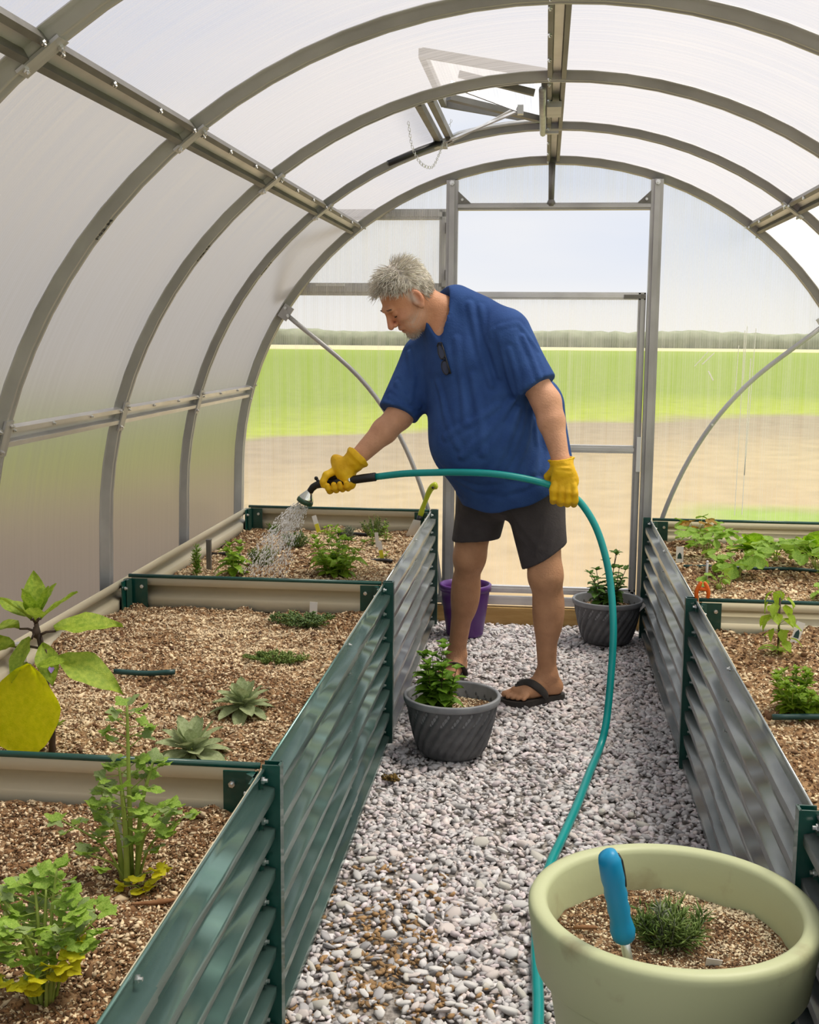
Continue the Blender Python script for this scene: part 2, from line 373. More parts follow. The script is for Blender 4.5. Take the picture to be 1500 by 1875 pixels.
# ================================================================ the land outside
def ground_material():
    m, t, b, o = newmat('open_field'); n = t.nodes; l = t.links.new
    b.inputs['Roughness'].default_value = 0.95; b.inputs['Specular IOR Level'].default_value = 0.1
    tcn = n.new('ShaderNodeTexCoord'); sp = n.new('ShaderNodeSeparateXYZ'); l(tcn.outputs['Object'], sp.inputs[0])
    nz = n.new('ShaderNodeTexNoise'); nz.inputs['Scale'].default_value = 0.14; nz.inputs['Detail'].default_value = 5
    l(tcn.outputs['Object'], nz.inputs['Vector'])
    # distance into the field, with a wavering edge that comes closer on the left
    m1 = n.new('ShaderNodeMath'); m1.operation = 'MULTIPLY_ADD'; m1.inputs[1].default_value = 9.0; l(nz.outputs['Fac'], m1.inputs[0])
    l(sp.outputs['Y'], m1.inputs[2])
    m2 = n.new('ShaderNodeMath'); m2.operation = 'MULTIPLY_ADD'; m2.inputs[1].default_value = -1.1; l(sp.outputs['X'], m2.inputs[0]); 
    cl = n.new('ShaderNodeClamp'); cl.inputs['Min'].default_value = -2.0; cl.inputs['Max'].default_value = 8.0
    l(m2.outputs[0], cl.inputs[0])
    m3 = n.new('ShaderNodeMath'); m3.operation = 'ADD'; l(m1.outputs[0], m3.inputs[0]); l(cl.outputs[0], m3.inputs[1])
    dv = n.new('ShaderNodeMath'); dv.operation = 'DIVIDE'; dv.inputs[1].default_value = 200.0; l(m3.outputs[0], dv.inputs[0])
    rp = n.new('ShaderNodeValToRGB'); e = rp.color_ramp.elements
    stops = [(0.0, (0.30, 0.22, 0.13)), (0.055, (0.36, 0.27, 0.155)), (0.085, (0.33, 0.26, 0.15)), (0.105, (0.25, 0.20, 0.13)), (0.122, (0.22, 0.18, 0.12)),
             (0.126, (0.25, 0.30, 0.025)), (0.17, (0.155, 0.215, 0.018)), (0.40, (0.155, 0.22, 0.018)), (0.60, (0.19, 0.26, 0.03)), (0.62, (0.50, 0.43, 0.24)), (0.80, (0.45, 0.42, 0.26)), (1.0, (0.40, 0.40, 0.28))]
    e[0].position = 0; e[0].color = (*stops[0][1], 1); e[1].position = 1; e[1].color = (*stops[-1][1], 1)
    for p, c in stops[1:-1]:
        q = e.new(p); q.color = (*c, 1)
    l(dv.outputs[0], rp.inputs[0])
    # grass verge on the right
    nz2 = n.new('ShaderNodeTexNoise'); nz2.inputs['Scale'].default_value = 0.5; l(tcn.outputs['Object'], nz2.inputs['Vector'])
    ms = n.new('ShaderNodeMath'); ms.operation = 'MULTIPLY_ADD'; ms.inputs[1].default_value = 2.5; l(nz2.outputs['Fac'], ms.inputs[0]); l(sp.outputs['Y'], ms.inputs[2])
    r1 = n.new('ShaderNodeMapRange'); r1.interpolation_type = 'SMOOTHSTEP'; r1.inputs['From Min'].default_value = 12.2; r1.inputs['From Max'].default_value = 11.2
    l(ms.outputs[0], r1.inputs['Value'])
    r2_ = n.new('ShaderNodeMapRange'); r2_.interpolation_type = 'SMOOTHSTEP'; r2_.inputs['From Min'].default_value = 0.9; r2_.inputs['From Max'].default_value = 1.6
    l(sp.outputs['X'], r2_.inputs['Value'])
    mm = n.new('ShaderNodeMath'); mm.operation = 'MULTIPLY'; l(r1.outputs[0], mm.inputs[0]); l(r2_.outputs[0], mm.inputs[1])
    mx1 = n.new('ShaderNodeMixRGB'); mx1.inputs[2].default_value = (0.21, 0.30, 0.05, 1); l(mm.outputs[0], mx1.inputs[0]); l(rp.outputs[0], mx1.inputs[1])
    # darker gritty yard along the left wall
    sl = n.new('ShaderNodeMath'); sl.operation = 'MULTIPLY_ADD'; sl.inputs[1].default_value = 0.27; l(sp.outputs['Y'], sl.inputs[0]); l(sp.outputs['X'], sl.inputs[2])
    r4 = n.new('ShaderNodeMapRange'); r4.interpolation_type = 'SMOOTHSTEP'; r4.inputs['From Min'].default_value = -0.15; r4.inputs['From Max'].default_value = -0.6
    l(sl.outputs[0], r4.inputs['Value'])
    r5 = n.new('ShaderNodeMapRange'); r5.interpolation_type = 'SMOOTHSTEP'; r5.inputs['From Min'].default_value = 14; r5.inputs['From Max'].default_value = 8; l(ms.outputs[0], r5.inputs['Value'])
    m5 = n.new('ShaderNodeMath'); m5.operation = 'MULTIPLY'; l(r4.outputs[0], m5.inputs[0]); l(r5.outputs[0], m5.inputs[1])
    mx5 = n.new('ShaderNodeMixRGB'); mx5.inputs[2].default_value = (0.15, 0.122, 0.105, 1); l(m5.outputs[0], mx5.inputs[0]); l(mx1.outputs[0], mx5.inputs[1]); mx1 = mx5
    # fine mottling
    nz3 = n.new('ShaderNodeTexNoise'); nz3.inputs['Scale'].default_value = 3.0; nz3.inputs['Detail'].default_value = 6; l(tcn.outputs['Object'], nz3.inputs['Vector'])
    r3 = n.new('ShaderNodeMapRange'); r3.inputs['To Min'].default_value = 0.72; r3.inputs['To Max'].default_value = 1.28; l(nz3.outputs['Fac'], r3.inputs['Value'])
    mx2 = n.new('ShaderNodeMixRGB'); mx2.blend_type = 'MULTIPLY'; mx2.inputs[0].default_value = 1.0; l(mx1.outputs[0], mx2.inputs[1]); l(r3.outputs[0], mx2.inputs[2])
    l(mx2.outputs[0], b.inputs['Base Color'])
    return m
b = MB(); Z0 = -0.03
b.add([(-600, -200, Z0), (600, -200, Z0), (600, 900, Z0), (-600, 900, Z0)], [(0, 1, 2, 3)])
g = b.build('ground', ground_material()); g['kind'] = 'structure'; g['label'] = 'open field of bare tan soil and green crop beyond the greenhouse'
# far line of low trees
NX = 420; xs = np.linspace(-170, 170, NX); V = []; prof = [(0, 0.0), (0.0, 0.45), (0.5, 0.85), (2.0, 1.0), (5, 0.9), (8, 0.0)]
for i, x in enumerate(xs):
    h = 1.75 + 0.12 * sin(x * 0.11) + 0.12 * sin(x * 0.37 + 1) + 0.2 * random.random()
    for (dy, f) in prof: V.append((x, 150 + dy + 0.5 * random.random(), Z0 + f * h + (0.15 * random.random() if f else 0)))
F = [(i * 6 + k, (i + 1) * 6 + k, (i + 1) * 6 + k + 1, i * 6 + k + 1) for i in range(NX - 1) for k in range(5)]
t = obj('tree_line', fastmesh('tree_line', V, F, True, mats=[mat('haze_tinted_foliage', (0.17, 0.19, 0.12), 0.95, c2=(0.24, 0.26, 0.17), vs=0.6)]))  # aerial haze is mixed into the foliage colour
tag(t, 'low hazy line of trees along the horizon beyond the green field', 'tree line', kind='stuff')

# ================================================================ greenhouse shell
YB = 5.81; BAY = 0.915; RIBS = [YB - BAY * k for k in range(5)][::-1]   # 2.15 .. 5.81
YF = YB - BAY * 7; CX = 0.015
def arch(th, off=0.0):
    """inner face of the arch at angle th from the ridge, pushed out by off; returns point and outward normal in XZ"""
    a, bb, zc = 1.50, 1.475, 0.72
    if abs(th) <= pi / 2:
        x, z = a * sin(th), zc + bb * cos(th); nx, nz = sin(th) / a, cos(th) / bb
        l = sqrt(nx * nx + nz * nz); nx /= l; nz /= l
    else:
        s = 1 if th > 0 else -1; d = (abs(th) - pi / 2) / (pi / 2 * 0.62)
        x, z = s * (a + 0.02 * d), zc - 0.75 * d; nx, nz = s, 0.0
    return Vector((CX + x + nx * off, 0, z + nz * off)), Vector((nx, 0, nz))
TH_END = pi / 2 * 1.62
def arch_rows(n=72): return [(-TH_END + 2 * TH_END * i / n) for i in range(n + 1)]
def sweep(prof, y, ths, mats, name, parent):
    """sweep closed profile [(y offset, outward offset)] along the arch"""
    V = []; k = len(prof)
    for th in ths:
        p, nrm = arch(th)
        for (dy, dn) in prof: V.append((p.x + nrm.x * dn, y + dy, p.z + nrm.z * dn))
    F = [(i * k + j, i * k + (j + 1) % k, (i + 1) * k + (j + 1) % k, (i + 1) * k + j) for i in range(len(ths) - 1) for j in range(k)]
    return obj(name, fastmesh(name, V, F, False, mats=mats), parent)
frame = setting('trim_1', 'grey aluminium arched frame of ribs and purlins')
RIBP = [(-0.021, 0.0), (-0.008, 0.0), (-0.006, 0.003), (0.006, 0.003), (0.008, 0.0), (0.021, 0.0), (0.023, 0.024), (0.040, 0.024), (0.040, 0.027),
        (-0.040, 0.027), (-0.040, 0.024), (-0.023, 0.024)]
ribs = []
for y in RIBS:
    ribs.append(sweep(RIBP if y < YB - .1 else [(a * 1.15, c_ * 1.25 - .006) for a, c_ in RIBP], y, arch_rows(), [MT['alu']], 'rib', frame))
# purlins: open channels running between neighbouring ribs, with bolts
TH_UP, TH_LOW = math.asin(0.92 / 1.5), math.acos((1.115 - 0.72) / 1.475)
bm_ = MB(); bm_.tube([(0, 0, 0), (0, 0, 0.006)], 0.0075, 6, smooth=False); bm_.tube([(0, 0, 0.006), (0, 0, 0.012)], 0.004, 6, smooth=False)
BOLT = bm_.mesh('bolt', MT['steel'])
def bolt(p, nrm, parent, s=1.0):
    q = Vector(nrm).to_track_quat('Z', 'Y')
    o = bpy.data.objects.new('bolt', BOLT); link(o, parent); o.matrix_basis = Matrix.LocRotScale(Vector(p), q, Vector((s, s, s))); return o
def purlin(th, y0, y1, wd, mt):
    p, nrm = arch(th); tg = Vector((nrm.z, 0, -nrm.x)); bb = MB()
    h = wd / 2; dp = 0.024
    pr = [(-h, 0), (-h, dp), (h, dp), (h, 0), (h - 0.014, 0.0), (h - 0.017, dp - 0.003), (-h + 0.017, dp - 0.003), (-h + 0.014, 0.0)]
    vs = []
    for y in (y0, y1):
        for (a, c) in pr: q = p + tg * a + nrm * c; vs.append((q.x, y, q.z))
    k = len(pr)
    fs = [(i, (i + 1) % k, k + (i + 1) % k, k + i) for i in range(k)]
    bb.add(vs, fs); bb.m[5] = 1; o = bb.build('purlin', [mt, MT['alu_bright']], frame)
    for yy in (y0 + 0.02, y0 + (y1 - y0) * .33, y0 + (y1 - y0) * .67, y1 - 0.02):
        q = p + tg * (h - 0.006 if th < 0 else -h + 0.006); bolt((q.x, yy, q.z), -nrm, o, 0.8)
    return o
for i in range(len(RIBS) - 1):
    y0, y1 = RIBS[i] + 0.022, RIBS[i + 1] - 0.022
    purlin(-TH_UP, y0, y1, 0.062, MT['alu_dark']); purlin(TH_UP, y0, y1, 0.062, MT['alu_dark'])
    purlin(-TH_LOW, y0, y1, 0.055, MT['alu_bright']); purlin(0.0, y0, y1, 0.058, MT['alu_dark'])
purlin(-TH_UP, RIBS[0] - BAY, RIBS[0] - 0.022, 0.062, MT['alu_dark'])
# joint plates on the ribs where purlins meet them
for r, y in zip(ribs, RIBS):
    for th in (-TH_UP, TH_UP, -TH_LOW):
        p, nrm = arch(th); tg = Vector((nrm.z, 0, -nrm.x))
        R = Matrix((tg, Vector((0, 1, 0)), nrm)).transposed(); bb = MB()
        c = p - nrm * 0.001; bb.box((c.x, y, c.z), (0.10, 0.046, 0.006), R)
        jp = bb.build('joint_plate', MT['alu'], r)
        for s in (-1, 1):
            q = p - nrm * 0.004 + tg * 0.035 * s; bolt((q.x, y + 0.012 * s, q.z), -nrm, r, 0.9)
# printed rib marks
def text_mesh(txt, size):
    cu = bpy.data.curves.new('lettering', 'FONT'); cu.body = txt; cu.size = size; cu.align_x = 'CENTER'; cu.align_y = 'CENTER'
    cu.resolution_u = 2; cu.offset = size * 0.02
    tmp = bpy.data.objects.new('lettering', cu); COL.objects.link(tmp)
    dg = bpy.context.evaluated_depsgraph_get(); me = bpy.data.meshes.new_from_object(tmp.evaluated_get(dg))
    bpy.data.objects.remove(tmp); bpy.data.curves.remove(cu); return me
PM = text_mesh('P02-M', 0.026); PM.materials.append(MT['ink'])
for r, y in list(zip(ribs, RIBS))[1:4]:
    th = -math.asin(1.155 / 1.5) ; p, nrm = arch(th); tg = Vector((nrm.z, 0, -nrm.x))   # tg points up the arch on the left
    z = -nrm; x = tg if tg.z > 0 else -tg; yv = z.cross(x)
    mw_ = Matrix((x, yv, z)).transposed().to_4x4(); mw_.translation = Vector((p.x, y, p.z)) - nrm * 0.0015
    o = obj('lettering', PM, r); o.matrix_basis = mw_
# sheets
def sheet(y0, y1, t0, t1, mt, name, parent, n=28, off=0.030):
    V = []; 
    for i in range(n + 1):
        p, nrm = arch(t0 + (t1 - t0) * i / n, off); V += [(p.x, y0, p.z), (p.x, y1, p.z)]
    F = [(2 * i, 2 * i + 1, 2 * i + 3, 2 * i + 2) for i in range(n)]
    return obj(name, fastmesh(name, V, F, True, mats=[mt]), parent)
ceil = setting('ceiling', 'arched milky twin-wall plastic roof sheets')
wl = setting('wall_left', 'curved fluted plastic sheets of the left wall', (-1.5, 3, 0)); wr = setting('wall_right', 'curved fluted plastic sheets of the right wall', (1.5, 3, 0))
ALLY = [YF + BAY * k for k in range(8)]
THV = math.asin(0.425 / 1.5)          # left edge of the roof vent
for i in range(7):
    y0, y1 = ALLY[i], ALLY[i + 1]
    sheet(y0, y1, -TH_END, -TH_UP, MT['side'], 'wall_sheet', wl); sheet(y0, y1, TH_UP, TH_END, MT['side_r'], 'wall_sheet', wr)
    if i == 5:
        sheet(y0, y1, -TH_UP, -THV, MT['roof'], 'roof_sheet', ceil); sheet(y0, y1, -0.02, TH_UP, MT['roof'], 'roof_sheet', ceil)
    else:
        sheet(y0, y1, -TH_UP, TH_UP, MT['roof'], 'roof_sheet', ceil)
# wall behind the camera
pts = [arch(t, 0.03)[0] for t in arch_rows(40)]
bb = MB(); bb.add([(p.x, YF, p.z) for p in pts], [tuple(range(len(pts)))])
o = bb.build('wall_front', MT['gable']); o['kind'] = 'structure'; o['label'] = 'plastic gable behind the viewer'

# ---------------------------------------------------------------- roof vent with its opener
vent = thing('roof_vent', 'open roof vent flap with grey frame beside the ridge', 'vent', (-0.2, 4.44, 2.15))
y0, y1 = RIBS[2] + 0.03, RIBS[3] - 0.03
hinge = arch(-0.025, 0.03)[0]; LV = 0.40; up_a = radians(10)
dv_ = Vector((-cos(up_a), 0, sin(up_a)))
tip = hinge + dv_ * LV
bb = MB()
for (a, c) in (((hinge.x, y0, hinge.z), (tip.x, y0, tip.z)), ((hinge.x, y1, hinge.z), (tip.x, y1, tip.z)), ((tip.x, y0, tip.z), (tip.x, y1, tip.z)), ((hinge.x, y0, hinge.z), (hinge.x, y1, hinge.z))):
    bb.bar(a, c, 0.022, 0.03)
bb.build('flap_frame', MT['alu_dark'], vent)
bb = MB(); bb.add([(hinge.x, y0, hinge.z + .012), (hinge.x, y1, hinge.z + .012), (tip.x, y1, tip.z + .012), (tip.x, y0, tip.z + .012)], [(0, 1, 2, 3)])
bb.build('flap_sheet', MT['gable'], vent)
po, nrm = arch(-THV); bb = MB()
for dx in (-0.018, 0.022):
    bb.bar((po.x + dx, RIBS[2] + .022, po.z + .012 + dx * .3), (po.x + dx, RIBS[3] - .022, po.z + .012 + dx * .3), 0.022, 0.028)
bb.build('cross_beam', MT['alu_dark'], vent)
for yy in (4.03, 4.85):
    bb = MB(); bb.tube([(po.x + .02, yy, po.z + .03)] + [tuple(Vector((arch(-THV + (THV - .03) * k / 6, .028)[0].x, yy, arch(-THV + (THV - .03) * k / 6, .028)[0].z))) for k in range(1, 7)], 0.008, 6)
    bb.build('edge_bead', MT['alu_bright'], vent)
opn = thing('vent_opener', 'automatic vent opener with thin scissor arms and black cylinder', 'vent opener', (-0.3, 4.6, 2.1))
bb = MB(); A = (-0.42, 4.76, 2.125); K = (-0.105, 4.30, 2.165); T2 = (-0.30, 4.45, 2.235)
bb.bar(A, K, 0.024, 0.005, (0, -.8, .6)); bb.build('lower_arm', MT['alu_bright'], opn); bb = MB(); bb.bar((-.40, 4.84, 2.135), (-0.12, 4.36, 2.185), 0.016, 0.005, (0, -.8, .6)); bb.build('lower_arm', MT['alu_bright'], opn)
bb = MB(); bb.bar(K, (-0.34, 4.2, 2.235), 0.028, 0.005, (0, -.8, .6)); bb.build('upper_arm', MT['alu_bright'], opn)
bb = MB(); bb.bar((-0.05, 4.62, 2.19), (-0.36, 4.38, 2.225), 0.03, 0.02); bb.build('hinge_bar', MT['alu_dark'], opn)
bb = MB(); bb.bar((-.055, 4.06, 2.175), (-.30, 4.05, 2.235), 0.024, 0.02); bb.build('hinge_bar', MT['alu_dark'], opn)
bb = MB(); bb.box(A, (.05, .07, .03)); bb.build('bracket', MT['alu'], opn); bb = MB(); bb.box(K, (.02, .03, .03)); bb.build('pivot', MT['alu_bright'], opn)
bb = MB(); bb.tube([(-0.415, 4.73, 2.128), (-0.604, 4.62, 2.034)], 0.0115, 12); bb.build('cylinder', MT['black'], opn)
lm = MB(); lm.tube([(0.006 * cos(a), 0, 0.010 * sin(a)) for a in np.linspace(0, 2 * pi, 9)], 0.0014, 5, cap=False); LINK = lm.mesh('chain_link', MT['steel'])
cp = bez([(-.475, 4.15, 2.10), (-.478, 4.3, 2.045), (-.462, 4.45, 2.01), (-.435, 4.58, 2.015), (-.42, 4.68, 2.07), (-.40, 4.7, 2.13), (-.375, 4.70, 2.2)], 8)
for i, p in enumerate(cp):
    o = bpy.data.objects.new('chain_link', LINK); link(o, opn); o.matrix_basis = Matrix.LocRotScale(p, Euler((0.3, 0, (i % 2) * 1.5)), Vector((.62, .62, .62)))
# ridge block below the vent hinge
bb = MB(); bb.box((CX - .005, 4.40, 2.183), (.050, .20, .02)); bb.box((CX - .015, 4.82, 2.172), (.06, .03, .010)); bb.tube([(CX - .045, 4.06, 2.185), (CX - .045, 4.86, 2.175)], .012, 8)
bb.build('hinge_block', MT['alu'], opn)

# ---------------------------------------------------------------- far gable with its door
wb = setting('wall_back', 'clear fluted plastic gable with door frame', (0, YB, 0))
XJL, XJR, ZH, ZB = -0.452, 0.495, 1.995, 0.14
def gable_pane(x0, x1, zlo, name='pane'):
    n = 24; xs = np.linspace(x0, x1, n); top = []
    for x in xs:
        th = math.asin(max(-1, min(1, (x - CX) / 1.5))); top.append((x, YB + .012, arch(th)[0].z + .02))
    bb = MB(); bb.add([(x0, YB + .012, zlo)] + top + [(x1, YB + .012, zlo)], [tuple(range(n + 2))]); return bb.build(name, MT['gable'], wb)
gable_pane(-1.50, XJL, 0.05); PR = gable_pane(XJR, 1.50 + CX, 0.05)
n = 12; xs = np.linspace(XJL, XJR, n); bb = MB()
bb.add([(XJL, YB + .012, ZH)] + [(x, YB + .012, arch(math.asin((x - CX) / 1.5))[0].z + .02) for x in xs] + [(XJR, YB + .012, ZH)], [tuple(range(n + 2))]); bb.build('pane', MT['gable'], wb)
def profile_bar(a, c, wd, dp, name, mt, parent):
    bb = MB(); bb.bar(a, c, wd, dp, (0, 1, 0)); 
    bb.bar(Vector(a) - Vector((0, dp * .62, 0)), Vector(c) - Vector((0, dp * .62, 0)), wd * .45, dp * .3, (0, 1, 0)); return bb.build(name, mt, parent)
jl = profile_bar((XJL, YB - .01, 0.06), (XJL, YB - .01, 2.115), 0.055, 0.045, 'jamb', MT['alu'], wb)
jr = profile_bar((XJR, YB - .01, 0.06), (XJR, YB - .01, 2.115), 0.055, 0.045, 'jamb', MT['alu'], wb)
bolt((XJL, YB - .045, 2.10), (0, -1, 0), jl, 1.6); bolt((XJR, YB - .045, 2.10), (0, -1, 0), jr, 1.6)
profile_bar((XJL + .028, YB - .008, ZH), (XJR - .028, YB - .008, ZH), 0.032, 0.04, 'header', MT['alu'], wb)
bb = MB(); bb.tube([(CX - .005, YB - .03, 2.19), (CX - .005, YB - .03, ZH + .01)], [.016, .013], 8); bb.ball((CX - .005, YB - .03, ZH + .015), .02); bb.build('king_post', MT['alu_dark'], wb)
for s, x in ((1, XJL + .028), (-1, XJR - .028)):
    bb = MB(); bb.poly([(x, YB - .03, ZH + .015), (x + .06 * s, YB - .03, ZH + .015), (x, YB - .03, ZH + .07)], 0.006, (0, -1, 0)); gq = bb.build('gusset', MT['alu_dark'], wb)
    bolt((x + .02 * s, YB - .037, ZH + .03), (0, -1, 0), gq, .9)
for (x0, x1) in ((-1.51, XJL - .02), (XJR + .02, 1.53), (XJL + .02, XJR - .02)):
    bb = MB(); bb.box(((x0 + x1) / 2, YB, 0.105), (x1 - x0, 0.05, 0.03)); bb.box(((x0 + x1) / 2, YB - .02, 0.128), (x1 - x0, 0.02, 0.012)); bb.build('base_rail', MT['alu_bright'], wb)
def brace(pts, name='curved_brace'):
    bb = MB(); bb.tube(bez([(x, YB - .04, z) for x, z in pts], 6), 0.0115, 8); o = bb.build(name, MT['alu'], wb)
    q = bez([(x, YB - .04, z) for x, z in pts], 6)
    for k in (0, len(q) // 3, 2 * len(q) // 3): bolt(q[k] - Vector((0, .011, 0)), (0, -1, 0), o, .9)
brace([(-1.235, 1.48), (-.891, 1.193), (-.688, .904), (-.551, .558), (-.493, .232), (-.485, .13)])
brace([(1.258, 1.445), (.937, 1.177), (.723, .89), (.575, .545), (.53, .25), (.52, .13)])
for x, z in ((-1.25, 1.50), (1.275, 1.465)):
    bb = MB(); bb.box((x, YB - .035, z), (.05, .012, .07), Matrix.Rotation(.6 if x < 0 else -.6, 3, 'Y')); o = bb.build('brace_clamp', MT['alu'], wb)
    bolt((x, YB - .045, z + .02), (0, -1, 0), o); bolt((x + .012, YB - .045, z - .015), (0, -1, 0), o)
# run marks of water on the right-hand pane
STREAK = mat('dried_water_marks', (0.9, 0.89, 0.85), 0.6, leaf=0.85)
for (xa, za, xb, zb, wd) in ((.958, 1.30, .952, .56, .004), (.925, 1.43, .918, .555, .0035), (.975, 1.44, .955, .75, .003), (.90, 1.36, .893, 1.14, .003), (.935, 1.45, .928, 1.2, .0025), (.70, 1.26, .76, 1.33, .004), (.735, 1.27, .79, 1.325, .005), (.765, 1.24, .79, 1.195, .006)):
    bb = MB(); bb.bar((xa, YB + .009, za), (xb, YB + .009, zb), wd, .0015, (0, 1, 0)); o = bb.build('run_mark', STREAK, PR)
dr = setting('door_1', 'lower half of the gable door, closed', (0, YB, 0))
DX0, DX1, DZ0, DZ1 = XJL + .035, XJR - .035, 0.15, 1.60
for (a, c, wd, nm, mt) in (((DX0 + .015, DZ0), (DX0 + .015, DZ1), .034, 'stile', 'alu'), ((DX1 - .015, DZ0), (DX1 - .015, DZ1), .034, 'stile', 'alu'), ((DX0, DZ1 - .015), (DX1, DZ1 - .015), .034, 'top_rail', 'alu_bright'),
                    ((DX0 + .03, .863), (DX1 - .03, .863), .036, 'middle_rail', 'alu_bright'), ((DX0, DZ0 + .015), (DX1, DZ0 + .015), .034, 'bottom_rail', 'alu_bright')):
    profile_bar((a[0], YB, a[1]), (c[0], YB, c[1]), wd, .03, nm, MT[mt], dr)
bb = MB(); bb.add([(DX0 + .02, YB + .01, DZ0 + .02), (DX1 - .02, YB + .01, DZ0 + .02), (DX1 - .02, YB + .01, DZ1 - .02), (DX0 + .02, YB + .01, DZ1 - .02)], [(0, 1, 2, 3)]); bb.build('pane', MT['gable'], dr)
bb = MB(); bb.box((DX1 - .008, YB - .03, .843), (.02, .018, .165)); bb.build('handle', MT['white'], dr)
bb = MB(); bb.box((DX1 - .05, YB - .024, 1.582), (.10, .012, .018)); bb.build('latch', MT['alu_dark'], dr)
d2 = setting('door_2', 'upper half of the gable door, swung open outside', (-.9, YB + .1, 1.8))
yo = YB + .09; X0, X1, Zl, Zu = -1.40, -.475, 1.615, 1.99
for (a, c, wd, nm) in (((X0, Zl), (X1, Zl), .06, 'bottom_rail'), ((X0, Zu - .02), (X1, Zu - .02), .05, 'top_rail'), ((X1 - .02, Zl), (X1 - .02, Zu), .05, 'stile'), ((X0, Zl), (X0, Zu), .04, 'stile')):
    profile_bar((a[0], yo, a[1]), (c[0], yo, c[1]), wd, .03, nm, MT['alu'], d2)
bb = MB(); bb.add([(X0, yo + .01, Zl), (X1, yo + .01, Zl), (X1, yo + .01, Zu), (X0, yo + .01, Zu)], [(0, 1, 2, 3)]); bb.build('pane', MT['leafpane'], d2)
bb = MB(); bb.box((-1.05, yo - .03, Zl + .02), (.14, .012, .012)); bb.build('hook', MT['white'], d2)
for z in (1.68, 1.90):
    bb = MB(); bb.box((XJL - .025, YB + .035, z), (.02, .05, .05)); bb.build('hinge', MT['alu_dark'], d2)
bb = MB(); bb.box((0, 5.785, 0.035), (1.08, 0.05, 0.09)); o = bb.build('trim_2', MT['timber']); o['kind'] = 'structure'; o['label'] = 'yellow timber sill under the gable door'

# ================================================================ gravel path
fl = setting('floor', 'grey gravel path between the raised beds')
bb = MB(); bb.add([(-1.5, YF, -.012), (1.5, YF, -.012), (1.5, YB, -.012), (-1.5, YB, -.012)], [(0, 1, 2, 3)]); bb.build('gravel_bed', MT['gravelbed'], fl)
iv, ifc = icosa()
rocks = []
for k in range(8):
    r = np.random.default_rng(100 + k); v = iv.copy()
    for j in range(5):   # chop with planes for a chipped look
        d = r.normal(size=3); d /= np.linalg.norm(d); h = r.uniform(.45, .8); s = v @ d; v = np.where((s > h)[:, None], v - (s - h)[:, None] * d, v)
    rocks.append(v * r.uniform(.85, 1.15, size=3))
N = 25000
pos = np.zeros((N, 3)); pos[:, 0] = rng.uniform(-.53, .51, N); pos[:, 1] = 1.5 + (5.76 - 1.5) * rng.uniform(0, 1, N)
sz = np.clip(rng.lognormal(math.log(.0098), .30, N), .005, .021)
pos[:, 2] = -.006 + rng.uniform(0, .009, N) + .004 * np.sin(pos[:, 0] * 9) * np.sin(pos[:, 1] * 7)
scl = np.stack([sz * rng.uniform(1.0, 1.5, N), sz * rng.uniform(.7, 1.0, N), sz * rng.uniform(.4, .7, N)], 1)
R = rotmats(N, tilt=.35)
hue = rng.uniform(0, 1, N); val = np.clip(rng.normal(.70, .13, N), .25, .92)
colr = np.stack([val * (1.0 + .05 * (hue > .6)), val * (.975 - .035 * (hue > .6)), val * (.97 - .06 * (hue > .75) + .02 * (hue < .3))], 1)
# spilt potting soil browns some stones beside the left bed
pat = np.exp(-(((pos[:, 0] + .36) / .13) ** 2 + ((pos[:, 1] - 2.62) / .30) ** 2)) + np.exp(-(((pos[:, 0] + .28) / .16) ** 2 + ((pos[:, 1] - 2.35) / .2) ** 2))
brown = rng.uniform(0, 1, N) < pat * .6
colr[brown] = np.array([.42, .26, .12]) * rng.uniform(.6, 1.3, (brown.sum(), 1)); scl[brown] *= .8
score = sz / np.maximum(pos[:, 1], .1) * ((np.abs(pos[:, 0]) < .5) & (pos[:, 1] > 2.25))
own = np.argsort(-score)[:300]; rest = np.setdiff1d(np.arange(N), own)
which = np.arange(N) % 8
V, F, C = scatter(rocks, ifc, pos[rest], scl[rest], R[rest], colr[rest], which[rest])
o = obj('gravel', fastmesh('gravel', V, F, False, C, [MT['stone']]), fl); o['kind'] = 'stuff'
tones = [np.array(c) for c in ((.78, .77, .76), (.68, .67, .66), (.78, .71, .68), (.52, .51, .52), (.85, .84, .82), (.70, .68, .62))]
rmesh = [[fastmesh('stone', rocks[k], ifc, False, np.tile(tn, (12, 1)), [MT['stone']]) for tn in tones] for k in range(8)]
for i in own:
    ti = int(rng.integers(0, 6)); m4 = Matrix(R[i].tolist()).to_4x4() @ Matrix.Diagonal((*scl[i], 1)); m4.translation = Vector(pos[i]) + Vector((0, 0, .004))
    o = bpy.data.objects.new('stone', rmesh[which[i]][ti]); link(o, fl); o.matrix_basis = m4

